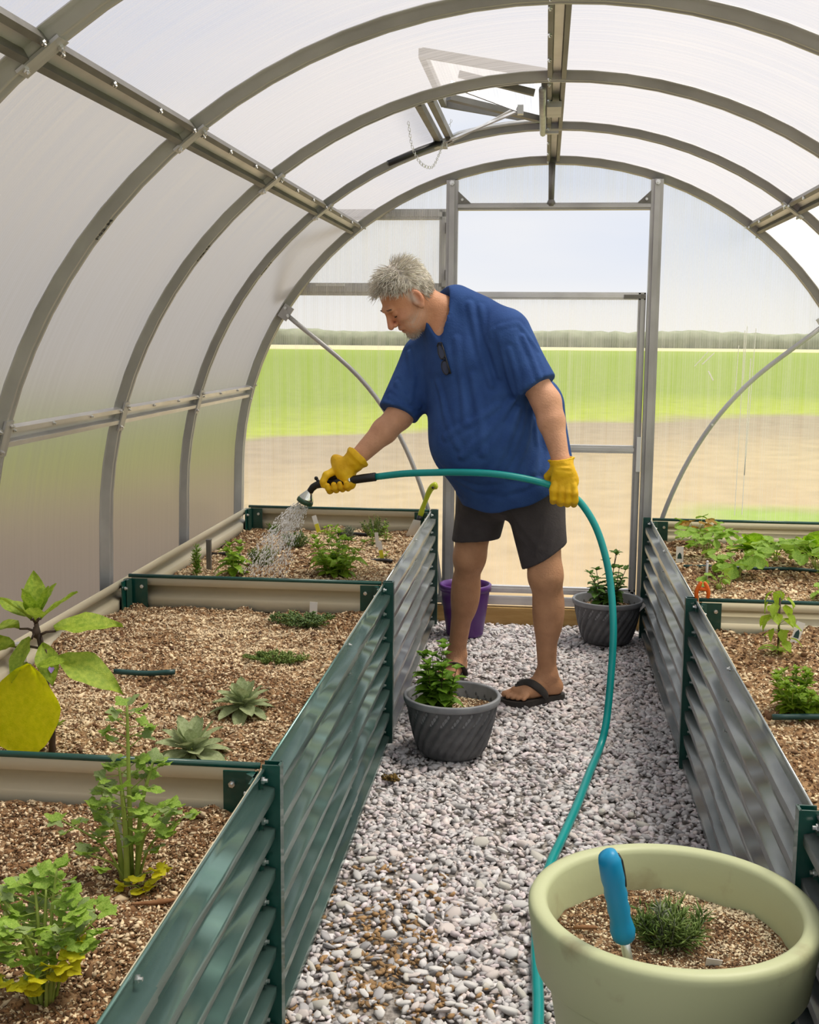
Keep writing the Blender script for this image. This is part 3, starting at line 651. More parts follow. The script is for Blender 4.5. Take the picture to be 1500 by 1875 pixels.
# ================================================================ raised beds
ZT = 0.56
def corr_profile(nr=7, z0=-0.02, z1=ZT, dp=0.026):
    """(z, out) polyline of a sheet with nr ridges"""
    p = [(z1, 0.0)]; pitch = (z1 - z0) / nr
    for k in range(nr):
        zt = z1 - pitch * (k + .34)
        p += [(zt, 0.0), (zt - .006, dp), (zt - .006 - pitch * .24, dp), (zt - .022 - pitch * .24, 0.0)]
    p.append((z0, 0.0)); return p
def corr_panel(name, a, b_, outn, mats, parent, th=0.0025, nr=7, seg=1, bulge=0.0):
    """vertical ribbed sheet from a to b_ (xy); outn is the outward xy normal; first material outside, second inside"""
    pr = corr_profile(nr); V = []; F = []; mi = []; k = len(pr)
    for s in range(seg + 1):
        t = s / seg; x, y = a[0] + (b_[0] - a[0]) * t, a[1] + (b_[1] - a[1]) * t; bu = bulge * sin(pi * t)
        for (z, o_) in pr: V.append((x + outn[0] * (o_ + bu), y + outn[1] * (o_ + bu), z))
        for (z, o_) in pr: V.append((x + outn[0] * (o_ + bu - th), y + outn[1] * (o_ + bu - th), z))
    st = 2 * k
    for s in range(seg):
        for j in range(k - 1):
            F.append((s * st + j, s * st + j + 1, (s + 1) * st + j + 1, (s + 1) * st + j)); mi.append(0)
            F.append((s * st + k + j, (s + 1) * st + k + j, (s + 1) * st + k + j + 1, s * st + k + j + 1)); mi.append(1)
        F.append((s * st, (s + 1) * st, (s + 1) * st + k, s * st + k)); mi.append(1)
    for e in (0, seg):
        for j in range(k - 1): F.append((e * st + j, e * st + j + 1, e * st + k + j + 1, e * st + k + j)); mi.append(0)
    return obj(name, fastmesh(name, V, F, False, mats=mats, mi=mi), parent)
PITCHZ = (ZT + .02) / 7
def bolt_column(x, y, nrm, parent, zs, s=1.0):
    for z in zs: bolt((x, y, z), nrm, parent, s)
ZBOLT = [ZT - PITCHZ * (k + .16) for k in range(7)]
def bed(side, y0, y1, aisle_mat, label, front_end):
    """side -1 left / +1 right; aisle wall, outer wall, far end panel, posts"""
    xi = -.525 if side < 0 else .50; xo = -1.43 if side < 0 else 1.41; s = -side   # s: direction towards the aisle
    t = thing('raised_bed', label, 'raised bed', ((xi + xo) / 2, (y0 + y1) / 2, 0), 'corrugated metal raised beds')
    ym = y0 + (y1 - y0) * .56
    m2 = [MT[aisle_mat], MT['cream']]
    w1 = corr_panel('side_panel', (xi, y0 + .01), (xi, ym + .03), (s, 0), m2, t, seg=2, bulge=0)
    w2 = corr_panel('side_panel', (xi - s * .003, ym - .03), (xi - s * .003, y1 - .01), (s, 0), m2, t, seg=2, bulge=0)
    bolt_column(xi + s * .002, ym + .012, (s, 0, 0), w1, ZBOLT, .8)
    corr_panel('outer_panel', (xo, y0), (xo, y1), (side, 0), m2, t)
    corr_panel('end_panel', (xi - s * .02, y1), (xo + s * .02, y1), (0, 1), m2, t)
    bb = MB(); bb.tube([(xi - s * .01, y1, ZT + .003), (xo + s * .01, y1, ZT + .003)], .007, 8); bb.build('edge_cap', MT['green'], t)
    bb = MB(); bb.tube([(xi, y0 + .01, ZT), (xi, y1 - .01, ZT)], .0032, 6); bb.build('edge_bead', MT[aisle_mat], t)
    # post at the far aisle corner: a folded green plate outside and an angle inside
    for (yy, nm) in ((y1, 'post'),) + (((y0, 'post'),) if front_end else ()):
        bb = MB(); bb.box((xi + s * .0305, yy, ZT / 2 - .005), (.005, .030, ZT + .03)); bb.box((xi + s * .014, yy - .012, ZT / 2 - .005), (.034, .004, ZT + .03)); bb.box((xi + s * .014, yy + .012, ZT / 2 - .005), (.034, .004, ZT + .03))
        bb.box((xi - s * .003, yy - .024, ZT / 2), (.005, .040, ZT - .01)); bb.box((xi - s * .003, yy + .024, ZT / 2), (.005, .040, ZT - .01))
        p = bb.build(nm, MT['green'], t)
        bolt_column(xi + s * .001, yy - .034, (s, 0, 0), p, ZBOLT); bolt_column(xi + s * .001, yy + .034, (s, 0, 0), p, ZBOLT)
    for (xx, sx) in ((xi, -s), (xo, s)):
        bb = MB(); c0 = (xx + sx * .01, y1 - .012)
        bb.poly([(c0[0], y1 - .012, .34), (c0[0] + sx * .07, y1 - .012, .34), (c0[0] + sx * .07, y1 - .012, ZT - .004), (c0[0], y1 - .012, ZT - .004)], .004, (0, -1, 0))
        bb.box((xx + sx * .012, y1 - .045, .45), (.004, .07, .212)); bb.bar((xx + sx * .014, y1 - .03, .34), (xx + sx * .014, y1 - .03, ZT - .004), .03, .02, (1, 1, 0))
        br = bb.build('corner_bracket', MT['green'], t)
        for z in (ZT - .03, ZT - .115):
            bolt((c0[0] + sx * .052, y1 - .017, z), (0, -1, 0), br, .9); bolt((xx + sx * .016, y1 - .062, z), (sx, 0, 0), br, .9)
    return t
bed(-1, .45, 2.205, 'corr_green', 'green corrugated raised bed in the left foreground, planted with celery', False)
bed(-1, 2.205, 3.965, 'corr_green', 'left raised bed with the aubergine and sage plants, middle of its row', False)
bed(-1, 3.965, 5.68, 'corr_silver', 'silver-sided left raised bed being watered, by the far gable', False)
bed(1, .36, 2.11, 'corr_grey', 'grey raised bed behind the big green planter at the right edge', False)
bed(1, 2.11, 3.86, 'corr_grey', 'grey corrugated raised bed on the right with oregano and a staked bean', False)
bed(1, 3.86, 5.575, 'corr_grey', 'far right raised bed of strawberries and lettuces by the gable', False)

def hfield(x, y, seed):
    P = np.stack([x, y, np.zeros_like(x)], 1)
    return .455 + .018 * vnoise(P, 4.5, seed, 2) + .014 * vnoise(P, 17, seed + 1, 3) + .010 * np.abs(vnoise(P, 60, seed + 2, 3))
SOILZ = {}
def soil(side, y0, y1, label, seed, ngrit, gsz):
    x0, x1 = (-1.425, -.532) if side < 0 else (.507, 1.405)
    nx, ny = 100, int((y1 - y0) / .009); X, Y = np.meshgrid(np.linspace(x0, x1, nx), np.linspace(y0 + .006, y1 - .006, ny))
    X = X.ravel(); Y = Y.ravel(); Z = hfield(X, Y, seed)
    edge = np.exp(-((y1 - Y) / .08)) * .012; Z += edge
    V = np.stack([X + rng.normal(0, .0015, len(X)), Y, Z + rng.normal(0, .0022, len(X))], 1)
    V[:, 0] = np.clip(V[:, 0], x0, x1)
    ii = np.arange(ny - 1)[:, None] * nx + np.arange(nx - 1)[None]; ii = ii.ravel()
    F = np.stack([ii, ii + 1, ii + nx + 1, ii + nx], 1)
    o = obj('soil', fastmesh('soil', V, F, False, mats=[MT['soil']])); tag(o, label, 'soil', kind='stuff')
    p = np.stack([rng.uniform(x0 + .005, x1 - .005, ngrit), rng.uniform(y0 + .01, y1 - .01, ngrit), np.zeros(ngrit)], 1)
    p[:, 2] = hfield(p[:, 0], p[:, 1], seed) + rng.uniform(0, .003, ngrit) + np.exp(-((y1 - p[:, 1]) / .08)) * .012
    s_ = np.clip(rng.lognormal(math.log(gsz), .45, ngrit), .0012, .011)
    sc_ = np.stack([s_ * rng.uniform(1, 1.9, ngrit), s_, s_ * rng.uniform(.4, .8, ngrit)], 1)
    pale = np.clip(.62 + .40 * vnoise(p, 9, seed + 5, 2), .38, .95); isp = rng.uniform(0, 1, ngrit) < pale
    col_ = np.where(isp[:, None], np.array([.80, .64, .42]) * rng.uniform(.6, 1.25, (ngrit, 1)), np.array([.20, .105, .045]) * rng.uniform(.5, 1.6, (ngrit, 1)))
    V, F, C = scatter([OCT_V * rng.uniform(.8, 1.2, (6, 3)) for _ in range(5)], OCT_F, p, sc_, rotmats(ngrit, tilt=.5), col_)
    g_ = obj('grit', fastmesh('grit', V, F, False, C, [MT['grit']]), o); g_['kind'] = 'stuff'
    # dark crumbs
    nc = 160; q = np.stack([rng.uniform(x0 + .02, x1 - .02, nc), rng.uniform(y0 + .02, y1 - .01, nc) if seed % 2 else y1 - .02 - rng.exponential(.3, nc).clip(0, y1 - y0 - .05), np.zeros(nc)], 1)
    q[:, 2] = hfield(q[:, 0], q[:, 1], seed) + .002; s_ = rng.uniform(.004, .012, nc); sc_ = np.stack([s_ * 1.4, s_, s_ * .6], 1)
    V, F, C = scatter(rocks, ifc, q, sc_, rotmats(nc, tilt=.5), np.array([.13, .065, .03]) * rng.uniform(.5, 1.5, (nc, 1)))
    c_ = obj('clods', fastmesh('clods', V, F, False, C, [MT['grit']]), o); c_['kind'] = 'stuff'
soil(-1, 1.2, 2.195, 'brown potting soil in the left foreground bed under the celery', 3, 62000, .0023)
soil(-1, 2.215, 3.955, 'brown potting soil around the aubergine and sage', 5, 52000, .0024)
soil(-1, 3.975, 5.67, 'brown potting soil in the far left bed under the spray', 7, 22000, .0034)
soil(1, 2.12, 3.85, 'brown potting soil around the oregano in the right bed', 9, 18000, .0032)
soil(1, 3.87, 5.565, 'brown potting soil under the strawberries and lettuces', 11, 16000, .0038)
def sz(x, y):
    """soil surface height for planting"""
    s = (3 if y < 2.2 else 5 if y < 3.96 else 7) if x < 0 else (9 if y < 3.86 else 11)
    return float(hfield(np.array([x]), np.array([y]), s)[0])
# ================================================================ the gardener
def V3(*a): return np.array(a, np.float32)
def cone(P, a, b_, r1, r2):
    a = V3(*a); ab = V3(*b_) - a; t = np.clip(((P - a) @ ab) / float(ab @ ab), 0, 1)
    return np.linalg.norm(P - a - t[:, None] * ab, axis=1) - (r1 + (r2 - r1) * t)
def ell(P, c, r, R=None):
    q = P - V3(*c)
    if R is not None: q = q @ R          # columns of R are the axes
    r = V3(*r); k0 = np.linalg.norm(q / r, axis=1); k1 = np.linalg.norm(q / (r * r), axis=1)
    return k0 * (k0 - 1) / np.maximum(k1, 1e-6)
def smin(a, b_, k):
    h = np.clip(.5 + .5 * (b_ - a) / k, 0, 1); return b_ + (a - b_) * h - k * h * (1 - h)
def smax(a, b_, k): return -smin(-a, -b_, k)
def chain(P, pts, rs, k=.006):
    d = None
    for i in range(len(pts) - 1):
        e = cone(P, pts[i], pts[i + 1], rs[i], rs[i + 1]); d = e if d is None else smin(d, e, k)
    return d
def unit(*a): v = np.array(a, np.float32); return v / np.linalg.norm(v)
def nets(fn, lo, hi, h):
    """surface nets: mesh of fn = 0 in the box"""
    lo = np.array(lo, np.float32); n = np.ceil((np.array(hi) - lo) / h).astype(int) + 1
    ax = [lo[i] + h * np.arange(n[i], dtype=np.float32) for i in range(3)]
    B = 4; nb = (n + B - 1) // B; cx = [lo[i] + h * B * np.arange(nb[i] + 1, dtype=np.float32) for i in range(3)]
    G = np.stack(np.meshgrid(*cx, indexing='ij'), -1).reshape(-1, 3); c0 = fn(G).reshape(nb + 1)
    near = np.abs(c0); m_ = np.full(nb, 9.0, np.float32)
    for dx in (0, 1):
        for dy in (0, 1):
            for dz in (0, 1): m_ = np.minimum(m_, near[dx:nb[0] + dx, dy:nb[1] + dy, dz:nb[2] + dz])
    f = c0[:-1, :-1, :-1].repeat(B, 0).repeat(B, 1).repeat(B, 2)[:n[0], :n[1], :n[2]].copy()
    act = (m_ < h * B * 1.9).repeat(B, 0).repeat(B, 1).repeat(B, 2)[:n[0], :n[1], :n[2]]
    W = np.argwhere(act)
    for i in range(0, len(W), 400000):
        w_ = W[i:i + 400000]; f[w_[:, 0], w_[:, 1], w_[:, 2]] = fn((lo + h * w_).astype(np.float32))
    s = f < 0; c = np.zeros(n - 1, np.int8)
    for dx in (0, 1):
        for dy in (0, 1):
            for dz in (0, 1): c += s[dx:n[0] - 1 + dx, dy:n[1] - 1 + dy, dz:n[2] - 1 + dz]
    mask = (c > 0) & (c < 8); I = np.argwhere(mask); idx = np.full(n - 1, -1, np.int32); idx[mask] = np.arange(len(I))
    acc = np.zeros((len(I), 3)); cnt = np.zeros(len(I))
    for a in range(3):
        o1, o2 = [x for x in range(3) if x != a]
        for p_ in (0, 1):
            for q_ in (0, 1):
                A = I.copy(); A[:, o1] += p_; A[:, o2] += q_; B = A.copy(); B[:, a] += 1
                fa = f[A[:, 0], A[:, 1], A[:, 2]]; fb = f[B[:, 0], B[:, 1], B[:, 2]]; cr_ = (fa < 0) != (fb < 0)
                t = np.where(cr_, fa / np.where(fa == fb, 1, fa - fb), 0); X = A.astype(float); X[:, a] += t
                acc += X * cr_[:, None]; cnt += cr_
    V = acc / cnt[:, None] * h + lo; F = []
    for a in range(3):
        o1, o2 = [(1, 2), (2, 0), (0, 1)][a]
        sl = [slice(None)] * 3; sl2 = list(sl); sl[a] = slice(0, n[a] - 1); sl2[a] = slice(1, n[a])
        e = s[tuple(sl)] != s[tuple(sl2)]; E_ = np.argwhere(e)
        E_ = E_[(E_[:, o1] > 0) & (E_[:, o1] < n[o1] - 1) & (E_[:, o2] > 0) & (E_[:, o2] < n[o2] - 1)]
        q = []
        for d1, d2 in ((-1, -1), (0, -1), (0, 0), (-1, 0)):
            A = E_.copy(); A[:, o1] += d1; A[:, o2] += d2; q.append(idx[A[:, 0], A[:, 1], A[:, 2]])
        q = np.stack(q, 1); ins = s[E_[:, 0], E_[:, 1], E_[:, 2]]
        q[~ins] = q[~ins][:, ::-1]; F.append(q)
    return V, np.concatenate(F)
def nets_many(parts):
    V = []; F = []; o = 0
    for (fn, lo, hi, h) in parts:
        v, f = nets(fn, lo, hi, h); V.append(v); F.append(f + o); o += len(v)
    return np.concatenate(V), np.concatenate(F)

person = thing('person', 'grey-haired man in blue t-shirt bending to water the raised bed', 'person', (-.1, 4.6, 0))
# joints
SHL, SHR = (-.145, 4.405, 1.395), (-.46, 4.62, 1.30)
ELL, WRL = (.008, 4.335, 1.165), (.066, 4.272, .955)
ELR, WRR = (-.542, 4.515, 1.095), (-.708, 4.425, .922)
HIPL, KNL, ANL = (-.03, 4.485, .92), (.022, 4.445, .51), (.036, 4.53, .105)
HIPR, KNR, ANR = (-.22, 4.62, .92), (-.277, 4.655, .535), (-.333, 4.79, .10)
# head frame
azx, azy = -.91, -.415; pt = radians(45)
HF = unit(azx * cos(pt), azy * cos(pt), -sin(pt)); HU = unit(azx * sin(pt), azy * sin(pt), cos(pt)); HL = np.cross(HU, HF).astype(np.float32)
HR = np.stack([HF, HL, HU], 1); HC = V3(-.505, 4.452, 1.526)
def head_sdf(Q):
    d = ell(Q, (-.014, 0, .030), (.099, .077, .099))
    d = smin(d, ell(Q, (.030, 0, -.025), (.062, .062, .088)), .03)
    d = smin(d, ell(Q, (.026, 0, -.068), (.060, .055, .046)), .025)
    d = smin(d, ell(Q, (.070, 0, -.098), (.024, .028, .020)), .02)
    d = smin(d, cone(Q, (.084, -.034, .028), (.084, .034, .028), .013, .013), .016)
    for s in (-1, 1):
        d = smin(d, ell(Q, (.058, .044 * s, -.022), (.030, .022, .022)), .02)
        d = smin(d, ell(Q, (.062, .034 * s, -.068), (.026, .022, .028)), .02)
        d = smax(d, -ell(Q, (.101, .034 * s, .006), (.017, .020, .013)), .012)
        d = smin(d, ell(Q, (.0755, .033 * s, .006), (.0155, .0165, .0125)), .004)
    d = smin(d, cone(Q, (.088, 0, .024), (.117, 0, -.024), .0085, .0125), .012)
    for s in (-1, 1):
        d = smin(d, ell(Q, (.103, .0125 * s, -.029), (.011, .009, .0085)), .006)
        d = smax(d, -ell(Q, (.110, .006 * s, -.038), (.006, .0035, .005)), .003)
    d = smin(d, ell(Q, (.088, 0, -.056), (.013, .027, .011)), .012)
    d = smin(d, ell(Q, (.0905, 0, -.0565), (.0105, .021, .0055)), .003)
    d = smin(d, ell(Q, (.0875, 0, -.0705), (.011, .019, .0065)), .004)
    d = smax(d, -ell(Q, (.101, 0, -.0635), (.012, .024, .0018)), .003)
    for s in (-1, 1):   # ears
        RE = np.array(Euler((0, radians(-12), radians(-16 * s))).to_matrix(), np.float32)
        e = ell(Q, (-.008, .081 * s, -.004), (.021, .0085, .034), RE)
        e = smin(e, ell(Q, (-.002, .079 * s, -.034), (.010, .008, .012), RE), .006)
        e = smax(e, -ell(Q, (-.005, .090 * s, .000), (.011, .009, .021), RE), .004)
        e = smin(e, ell(Q, (.010, .079 * s, -.010), (.006, .006, .010)), .005)
        d = smin(d, e, .008)
    return d
def skin_head(P):
    d = head_sdf((P - HC) @ HR)
    nk = chain(P, [tuple(HC + HR @ V3(-.035, 0, -.05)), (-.385, 4.485, 1.485), (-.33, 4.50, 1.40)], [.060, .058, .060], .01)
    d = smin(d, nk, .022)
    return smin(d, ell(P, (-.385, 4.470, 1.405), (.050, .050, .085)), .03)
def arm(P, sh, el, wr, side):
    a = chain(P, [sh, el], [.060, .049], .01)
    mid = tuple(np.array(el) * .68 + np.array(wr) * .32)
    f = chain(P, [el, mid, wr], [.046, .047, .030], .02)
    hand = tuple(np.array(wr) * 1.08 - np.array(el) * .08)
    return smin(smin(a, f, .03), cone(P, wr, hand, .028, .018), .02)
def foot(P, an, dr):
    an = np.array(an); d2 = np.array([dr[0], dr[1], 0]); d2 /= np.linalg.norm(d2); sd_ = np.array([-d2[1], d2[0], 0])   # towards his left
    z = .026; g = lambda f_, s_, zz: tuple(np.array([an[0], an[1], 0]) + d2 * f_ + sd_ * s_ + np.array([0, 0, zz]))
    d = cone(P, tuple(an), g(-.035, 0, z + .028), .034, .031)
    d = smin(d, cone(P, tuple(an), g(.07, 0, z + .034), .034, .028), .03)
    d = smin(d, cone(P, g(-.03, 0, z + .025), g(.115, .012, z + .018), .030, .024), .03)
    d = smin(d, cone(P, g(.07, -.016, z + .03), g(.125, -.024, z + .020), .026, .023), .025)
    for (f0, s0, f1, s1, r) in ((.125, -.034, .168, -.036, .0135), (.130, -.012, .170, -.010, .0098), (.127, .006, .160, .009, .0092), (.120, .022, .148, .026, .0088), (.112, .036, .132, .041, .0085)):
        d = smin(d, cone(P, g(f0, s0, z + .018), g(f1, s1, z + r), r * 1.05, r), .007)
    return smax(d, z - P[:, 2], .004)
def leg(P, hip, kn, an, dr):
    kn = np.array(kn); an_ = np.array(an); cf = kn * .66 + an_ * .34; d2 = unit(dr[0], dr[1], 0)
    back = cf - d2 * .018
    d = cone(P, hip, tuple(kn), .088, .060)
    d = smin(d, cone(P, tuple(kn), tuple(an_), .054, .034), .04)
    d = smin(d, ell(P, tuple(back), (.052, .052, .115)), .04)
    d = smin(d, ell(P, tuple(kn + d2 * .022), (.040, .040, .045)), .025)
    for s in (-1, 1): d = smin(d, ell(P, tuple(an_ + np.array([-d2[1], d2[0], 0]) * .026 * s), (.013, .013, .014)), .012)
    return smin(d, foot(P, an, dr), .02)
FDL, FDR = (-.83, -.56), (-.20, -.98)
armL = lambda P: arm(P, SHL, ELL, WRL, 1)
armR = lambda P: arm(P, SHR, ELR, WRR, -1)
legL = lambda P: leg(P, HIPL, KNL, ANL, FDL)
legR = lambda P: leg(P, HIPR, KNR, ANR, FDR)
core = lambda P: smin(smin(ell(P, (-.27, 4.51, 1.24), (.15, .13, .20)), ell(P, (-.16, 4.51, .98), (.16, .15, .2)), .06), cone(P, SHL, SHR, .05, .05), .05)
Vb, Fb = nets_many([(skin_head, (-.68, 4.30, 1.30), (-.24, 4.62, 1.70), .0024), (armL, (-.09, 4.20, .90), (.11, 4.45, 1.32), .004), (armR, (-.77, 4.36, .86), (-.42, 4.70, 1.24), .004),
                    (legL, (-.18, 4.34, .0), (.16, 4.62, .80), .0045), (legR, (-.52, 4.52, .0), (-.14, 4.88, .80), .0045), (core, (-.50, 4.30, .75), (.05, 4.72, 1.46), .011)])
Q = ((Vb - HC) @ HR)
tone = np.tile(np.array([.68, .365, .225]), (len(Vb), 1))
legm = Vb[:, 2] < .8; tone[legm] = (.58, .305, .165)
inh = (np.linalg.norm(Q, axis=1) < .16)
face = inh & (Q[:, 0] > 0.0)
def blend(mask_w, c):
    global tone
    tone = tone * (1 - mask_w[:, None]) + np.array(c) * mask_w[:, None]
gs = lambda c, r: np.exp(-(((Q - np.array(c)) / np.array(r)) ** 2).sum(1))
tone[inh] = (.66, .32, .18)
blend(gs((.11, 0, -.02), (.03, .022, .025)) * .6 * face, (.70, .27, .19))
blend((gs((.07, .05, -.02), (.04, .03, .03)) + gs((.07, -.05, -.02), (.04, .03, .03))).clip(0, 1) * .5 * face, (.70, .31, .21))
blend((gs((-.01, .085, 0), (.03, .02, .04)) + gs((-.01, -.085, 0), (.03, .02, .04))).clip(0, 1) * .6, (.72, .29, .19))
blend(gs((.095, 0, -.063), (.012, .022, .008)) * .9, (.50, .20, .16))
stub = np.clip(1.3 * gs((.075, 0, -.098), (.032, .045, .022)), 0, 1) * (Q[:, 0] > .03)
stub = np.maximum(stub, .45 * gs((.05, .055, -.06), (.05, .03, .035))); stub = np.maximum(stub, .45 * gs((.05, -.055, -.06), (.05, .03, .035)))
stub = np.maximum(stub, .55 * gs((.095, 0, -.047), (.02, .03, .006)))
blend(np.clip(stub * (.8 + .4 * vnoise(Q, 900, 4, 1)), 0, .85), (.56, .50, .45))
blend(((gs((.005, .075, .012), (.012, .02, .035)) + gs((.005, -.075, .012), (.012, .02, .035))).clip(0, 1)) * .8, (.62, .58, .53))
body = obj('body', fastmesh('body', Vb, Fb, True, tone, [MT['skin']]), person)
# dark lash lines and brows
bb = MB()
for s in (-1, 1):
    q = [tuple(HC + HR @ V3(.0885 - .010 * abs(t) ** 2, s * (.033 + .013 * t), -.0005 - .003 * (1 - t * t))) for t in np.linspace(-1, 1, 7)]
    bb.tube(q, [.0008, .0018, .0024, .0026, .0024, .0018, .0008], 6)
bb.build('eyelashes', MT['ink'], person)
def strands(name, roots, dirs, lens, r0, colors, parent, seg=4, droop=None, seed=1):
    """tapered four-sided hair strands merged into one mesh"""
    n = len(roots); r = np.random.default_rng(seed); side = np.cross(dirs, r.normal(size=(n, 3))); side /= np.linalg.norm(side, axis=1)[:, None]
    oth = np.cross(dirs, side); V = np.zeros((n, seg + 1, 3, 3))
    for k in range(seg + 1):
        t = k / seg; c = roots + dirs * (lens * t)[:, None] + (droop * (lens * t * t)[:, None] if droop is not None else 0) + side * (lens * .12 * sin(t * 2.5))[:, None]
        rr = r0 * (1 - .75 * t)
        for j in range(3):
            a = 2 * pi * j / 3; V[:, k, j] = c + (side * cos(a) + oth * sin(a)) * rr
    F = []
    base = np.arange(n)[:, None] * (seg + 1) * 3
    for k in range(seg):
        for j in range(3):
            j2 = (j + 1) % 3; F.append(base + np.array([[k * 3 + j, k * 3 + j2, (k + 1) * 3 + j2, (k + 1) * 3 + j]]))
    return obj(name, fastmesh(name, V.reshape(-1, 3), np.concatenate(F), True, np.repeat(colors, (seg + 1) * 3, axis=0), [MT['hair']]), parent)
r = np.random.default_rng(5)
# scalp points of the hair region in head coordinates
D = r.normal(size=(16000, 3)); D /= np.linalg.norm(D, axis=1)[:, None]
S = D * np.array([.099, .077, .099]) + np.array([-.014, 0, .030])
hl = np.where(S[:, 0] > .035, .082 + (S[:, 0] - .035) * .5 - 1.0 * (np.abs(S[:, 1]) - .03).clip(0) * .3, np.where(S[:, 0] > -.02, .035 + (S[:, 0] + .02) * .5, np.where(S[:, 0] > -.045, .035 - (-.02 - S[:, 0]) * 3.0, -.042)))
S = S[S[:, 2] > hl][:3800]
nrm_ = (S - np.array([-.014, 0, .03])) / np.array([.099, .077, .099]) ** 2; nrm_ /= np.linalg.norm(nrm_, axis=1)[:, None]
flow = np.stack([.45 + 0 * S[:, 0], .25 * np.sign(S[:, 1]) + r.normal(0, .5, len(S)), -.1 + r.normal(0, .35, len(S))], 1)
backm = S[:, 0] < -.03; flow[backm] = np.stack([-.3 + r.normal(0, .3, backm.sum()), r.normal(0, .3, backm.sum()), -.9 + 0 * S[backm, 0]], 1)
flow -= nrm_ * (flow * nrm_).sum(1)[:, None]; flow /= np.linalg.norm(flow, axis=1)[:, None] + 1e-6
topw = np.clip((S[:, 2] - .05) / .06, 0, 1)
dirs = flow * .8 + nrm_ * (.35 + .55 * topw * r.uniform(.3, 1.1, len(S)))[:, None]; dirs /= np.linalg.norm(dirs, axis=1)[:, None]
lens = (.022 + .026 * topw) * r.uniform(.7, 1.3, len(S))
colh = np.array([.92, .85, .74]) * r.uniform(.45, 1.2, (len(S), 1)); colh[S[:, 2] < .03] *= .85
hr = strands('hair', HC + (S * .99) @ HR.T, dirs @ HR.T, lens, .0016, np.clip(colh, 0, .95), person, droop=np.array([0, 0, -.12]), seed=3)
def cap(P):
    q = (P - HC) @ HR; d = ell(q, (-.016, 0, .034), (.105, .081, .104))
    hz = np.where(q[:, 0] > .03, .084 + (q[:, 0] - .03) * .6, np.where(q[:, 0] > -.02, .036 + (q[:, 0] + .02) * .6, np.where(q[:, 0] > -.045, .036 - (-.02 - q[:, 0]) * 3.0, -.038)))
    return smax(d + .003 * vnoise(q, 160, 8, 2).astype(np.float32), hz - q[:, 2], .008)
Vc, Fc = nets(cap, (-.68, 4.30, 1.40), (-.34, 4.62, 1.70), .004)
cc = np.array([.58, .53, .47]) * (1 + .35 * vnoise(Vc, 260, 2, 2))[:, None]
obj('hair_base', fastmesh('hair_base', Vc, Fc, True, cc.clip(0, 1), [MT['hair']]), hr)
for s in (-1, 1):
    eb = []
    for k in range(60): t = r.uniform(-1, 1); eb.append((.094 - .012 * t * t * (1 if t * 1 > 0 else .3), s * (.034 + .017 * t), .030 + .004 * (1 - t * t) + r.normal(0, .0016)))
    eb = np.array(eb); ed = np.stack([.4 + 0 * eb[:, 0], np.sign(eb[:, 1]) * .8, r.normal(.1, .3, len(eb))], 1); ed /= np.linalg.norm(ed, axis=1)[:, None]
    strands('eyebrow', HC + eb @ HR.T, ed @ HR.T, np.full(len(eb), .007), .0010, np.tile((.20, .15, .12), (len(eb), 1)), person, seg=2)
# beard stubble on chin
bs_ = []; 
while len(bs_) < 420:
    q = np.array([.070, 0, -.098]) + (r.normal(size=3) * np.array([.014, .02, .012])); bs_.append(q)
bs_ = np.array(bs_); dsd = head_sdf(bs_.astype(np.float32)); gr = np.stack([(head_sdf((bs_ + e).astype(np.float32)) - dsd) / .002 for e in np.eye(3) * .002], 1); gr /= np.linalg.norm(gr, axis=1)[:, None] + 1e-6
bs_ = bs_ - gr * dsd[:, None]; bd = gr * .6 + np.array([.15, 0, -.8]); bd /= np.linalg.norm(bd, axis=1)[:, None]
strands('beard', HC + bs_ @ HR.T, bd @ HR.T, r.uniform(.005, .011, len(bs_)), .0007, np.array([.55, .51, .46]) * r.uniform(.6, 1.3, (len(bs_), 1)), person, seg=2)

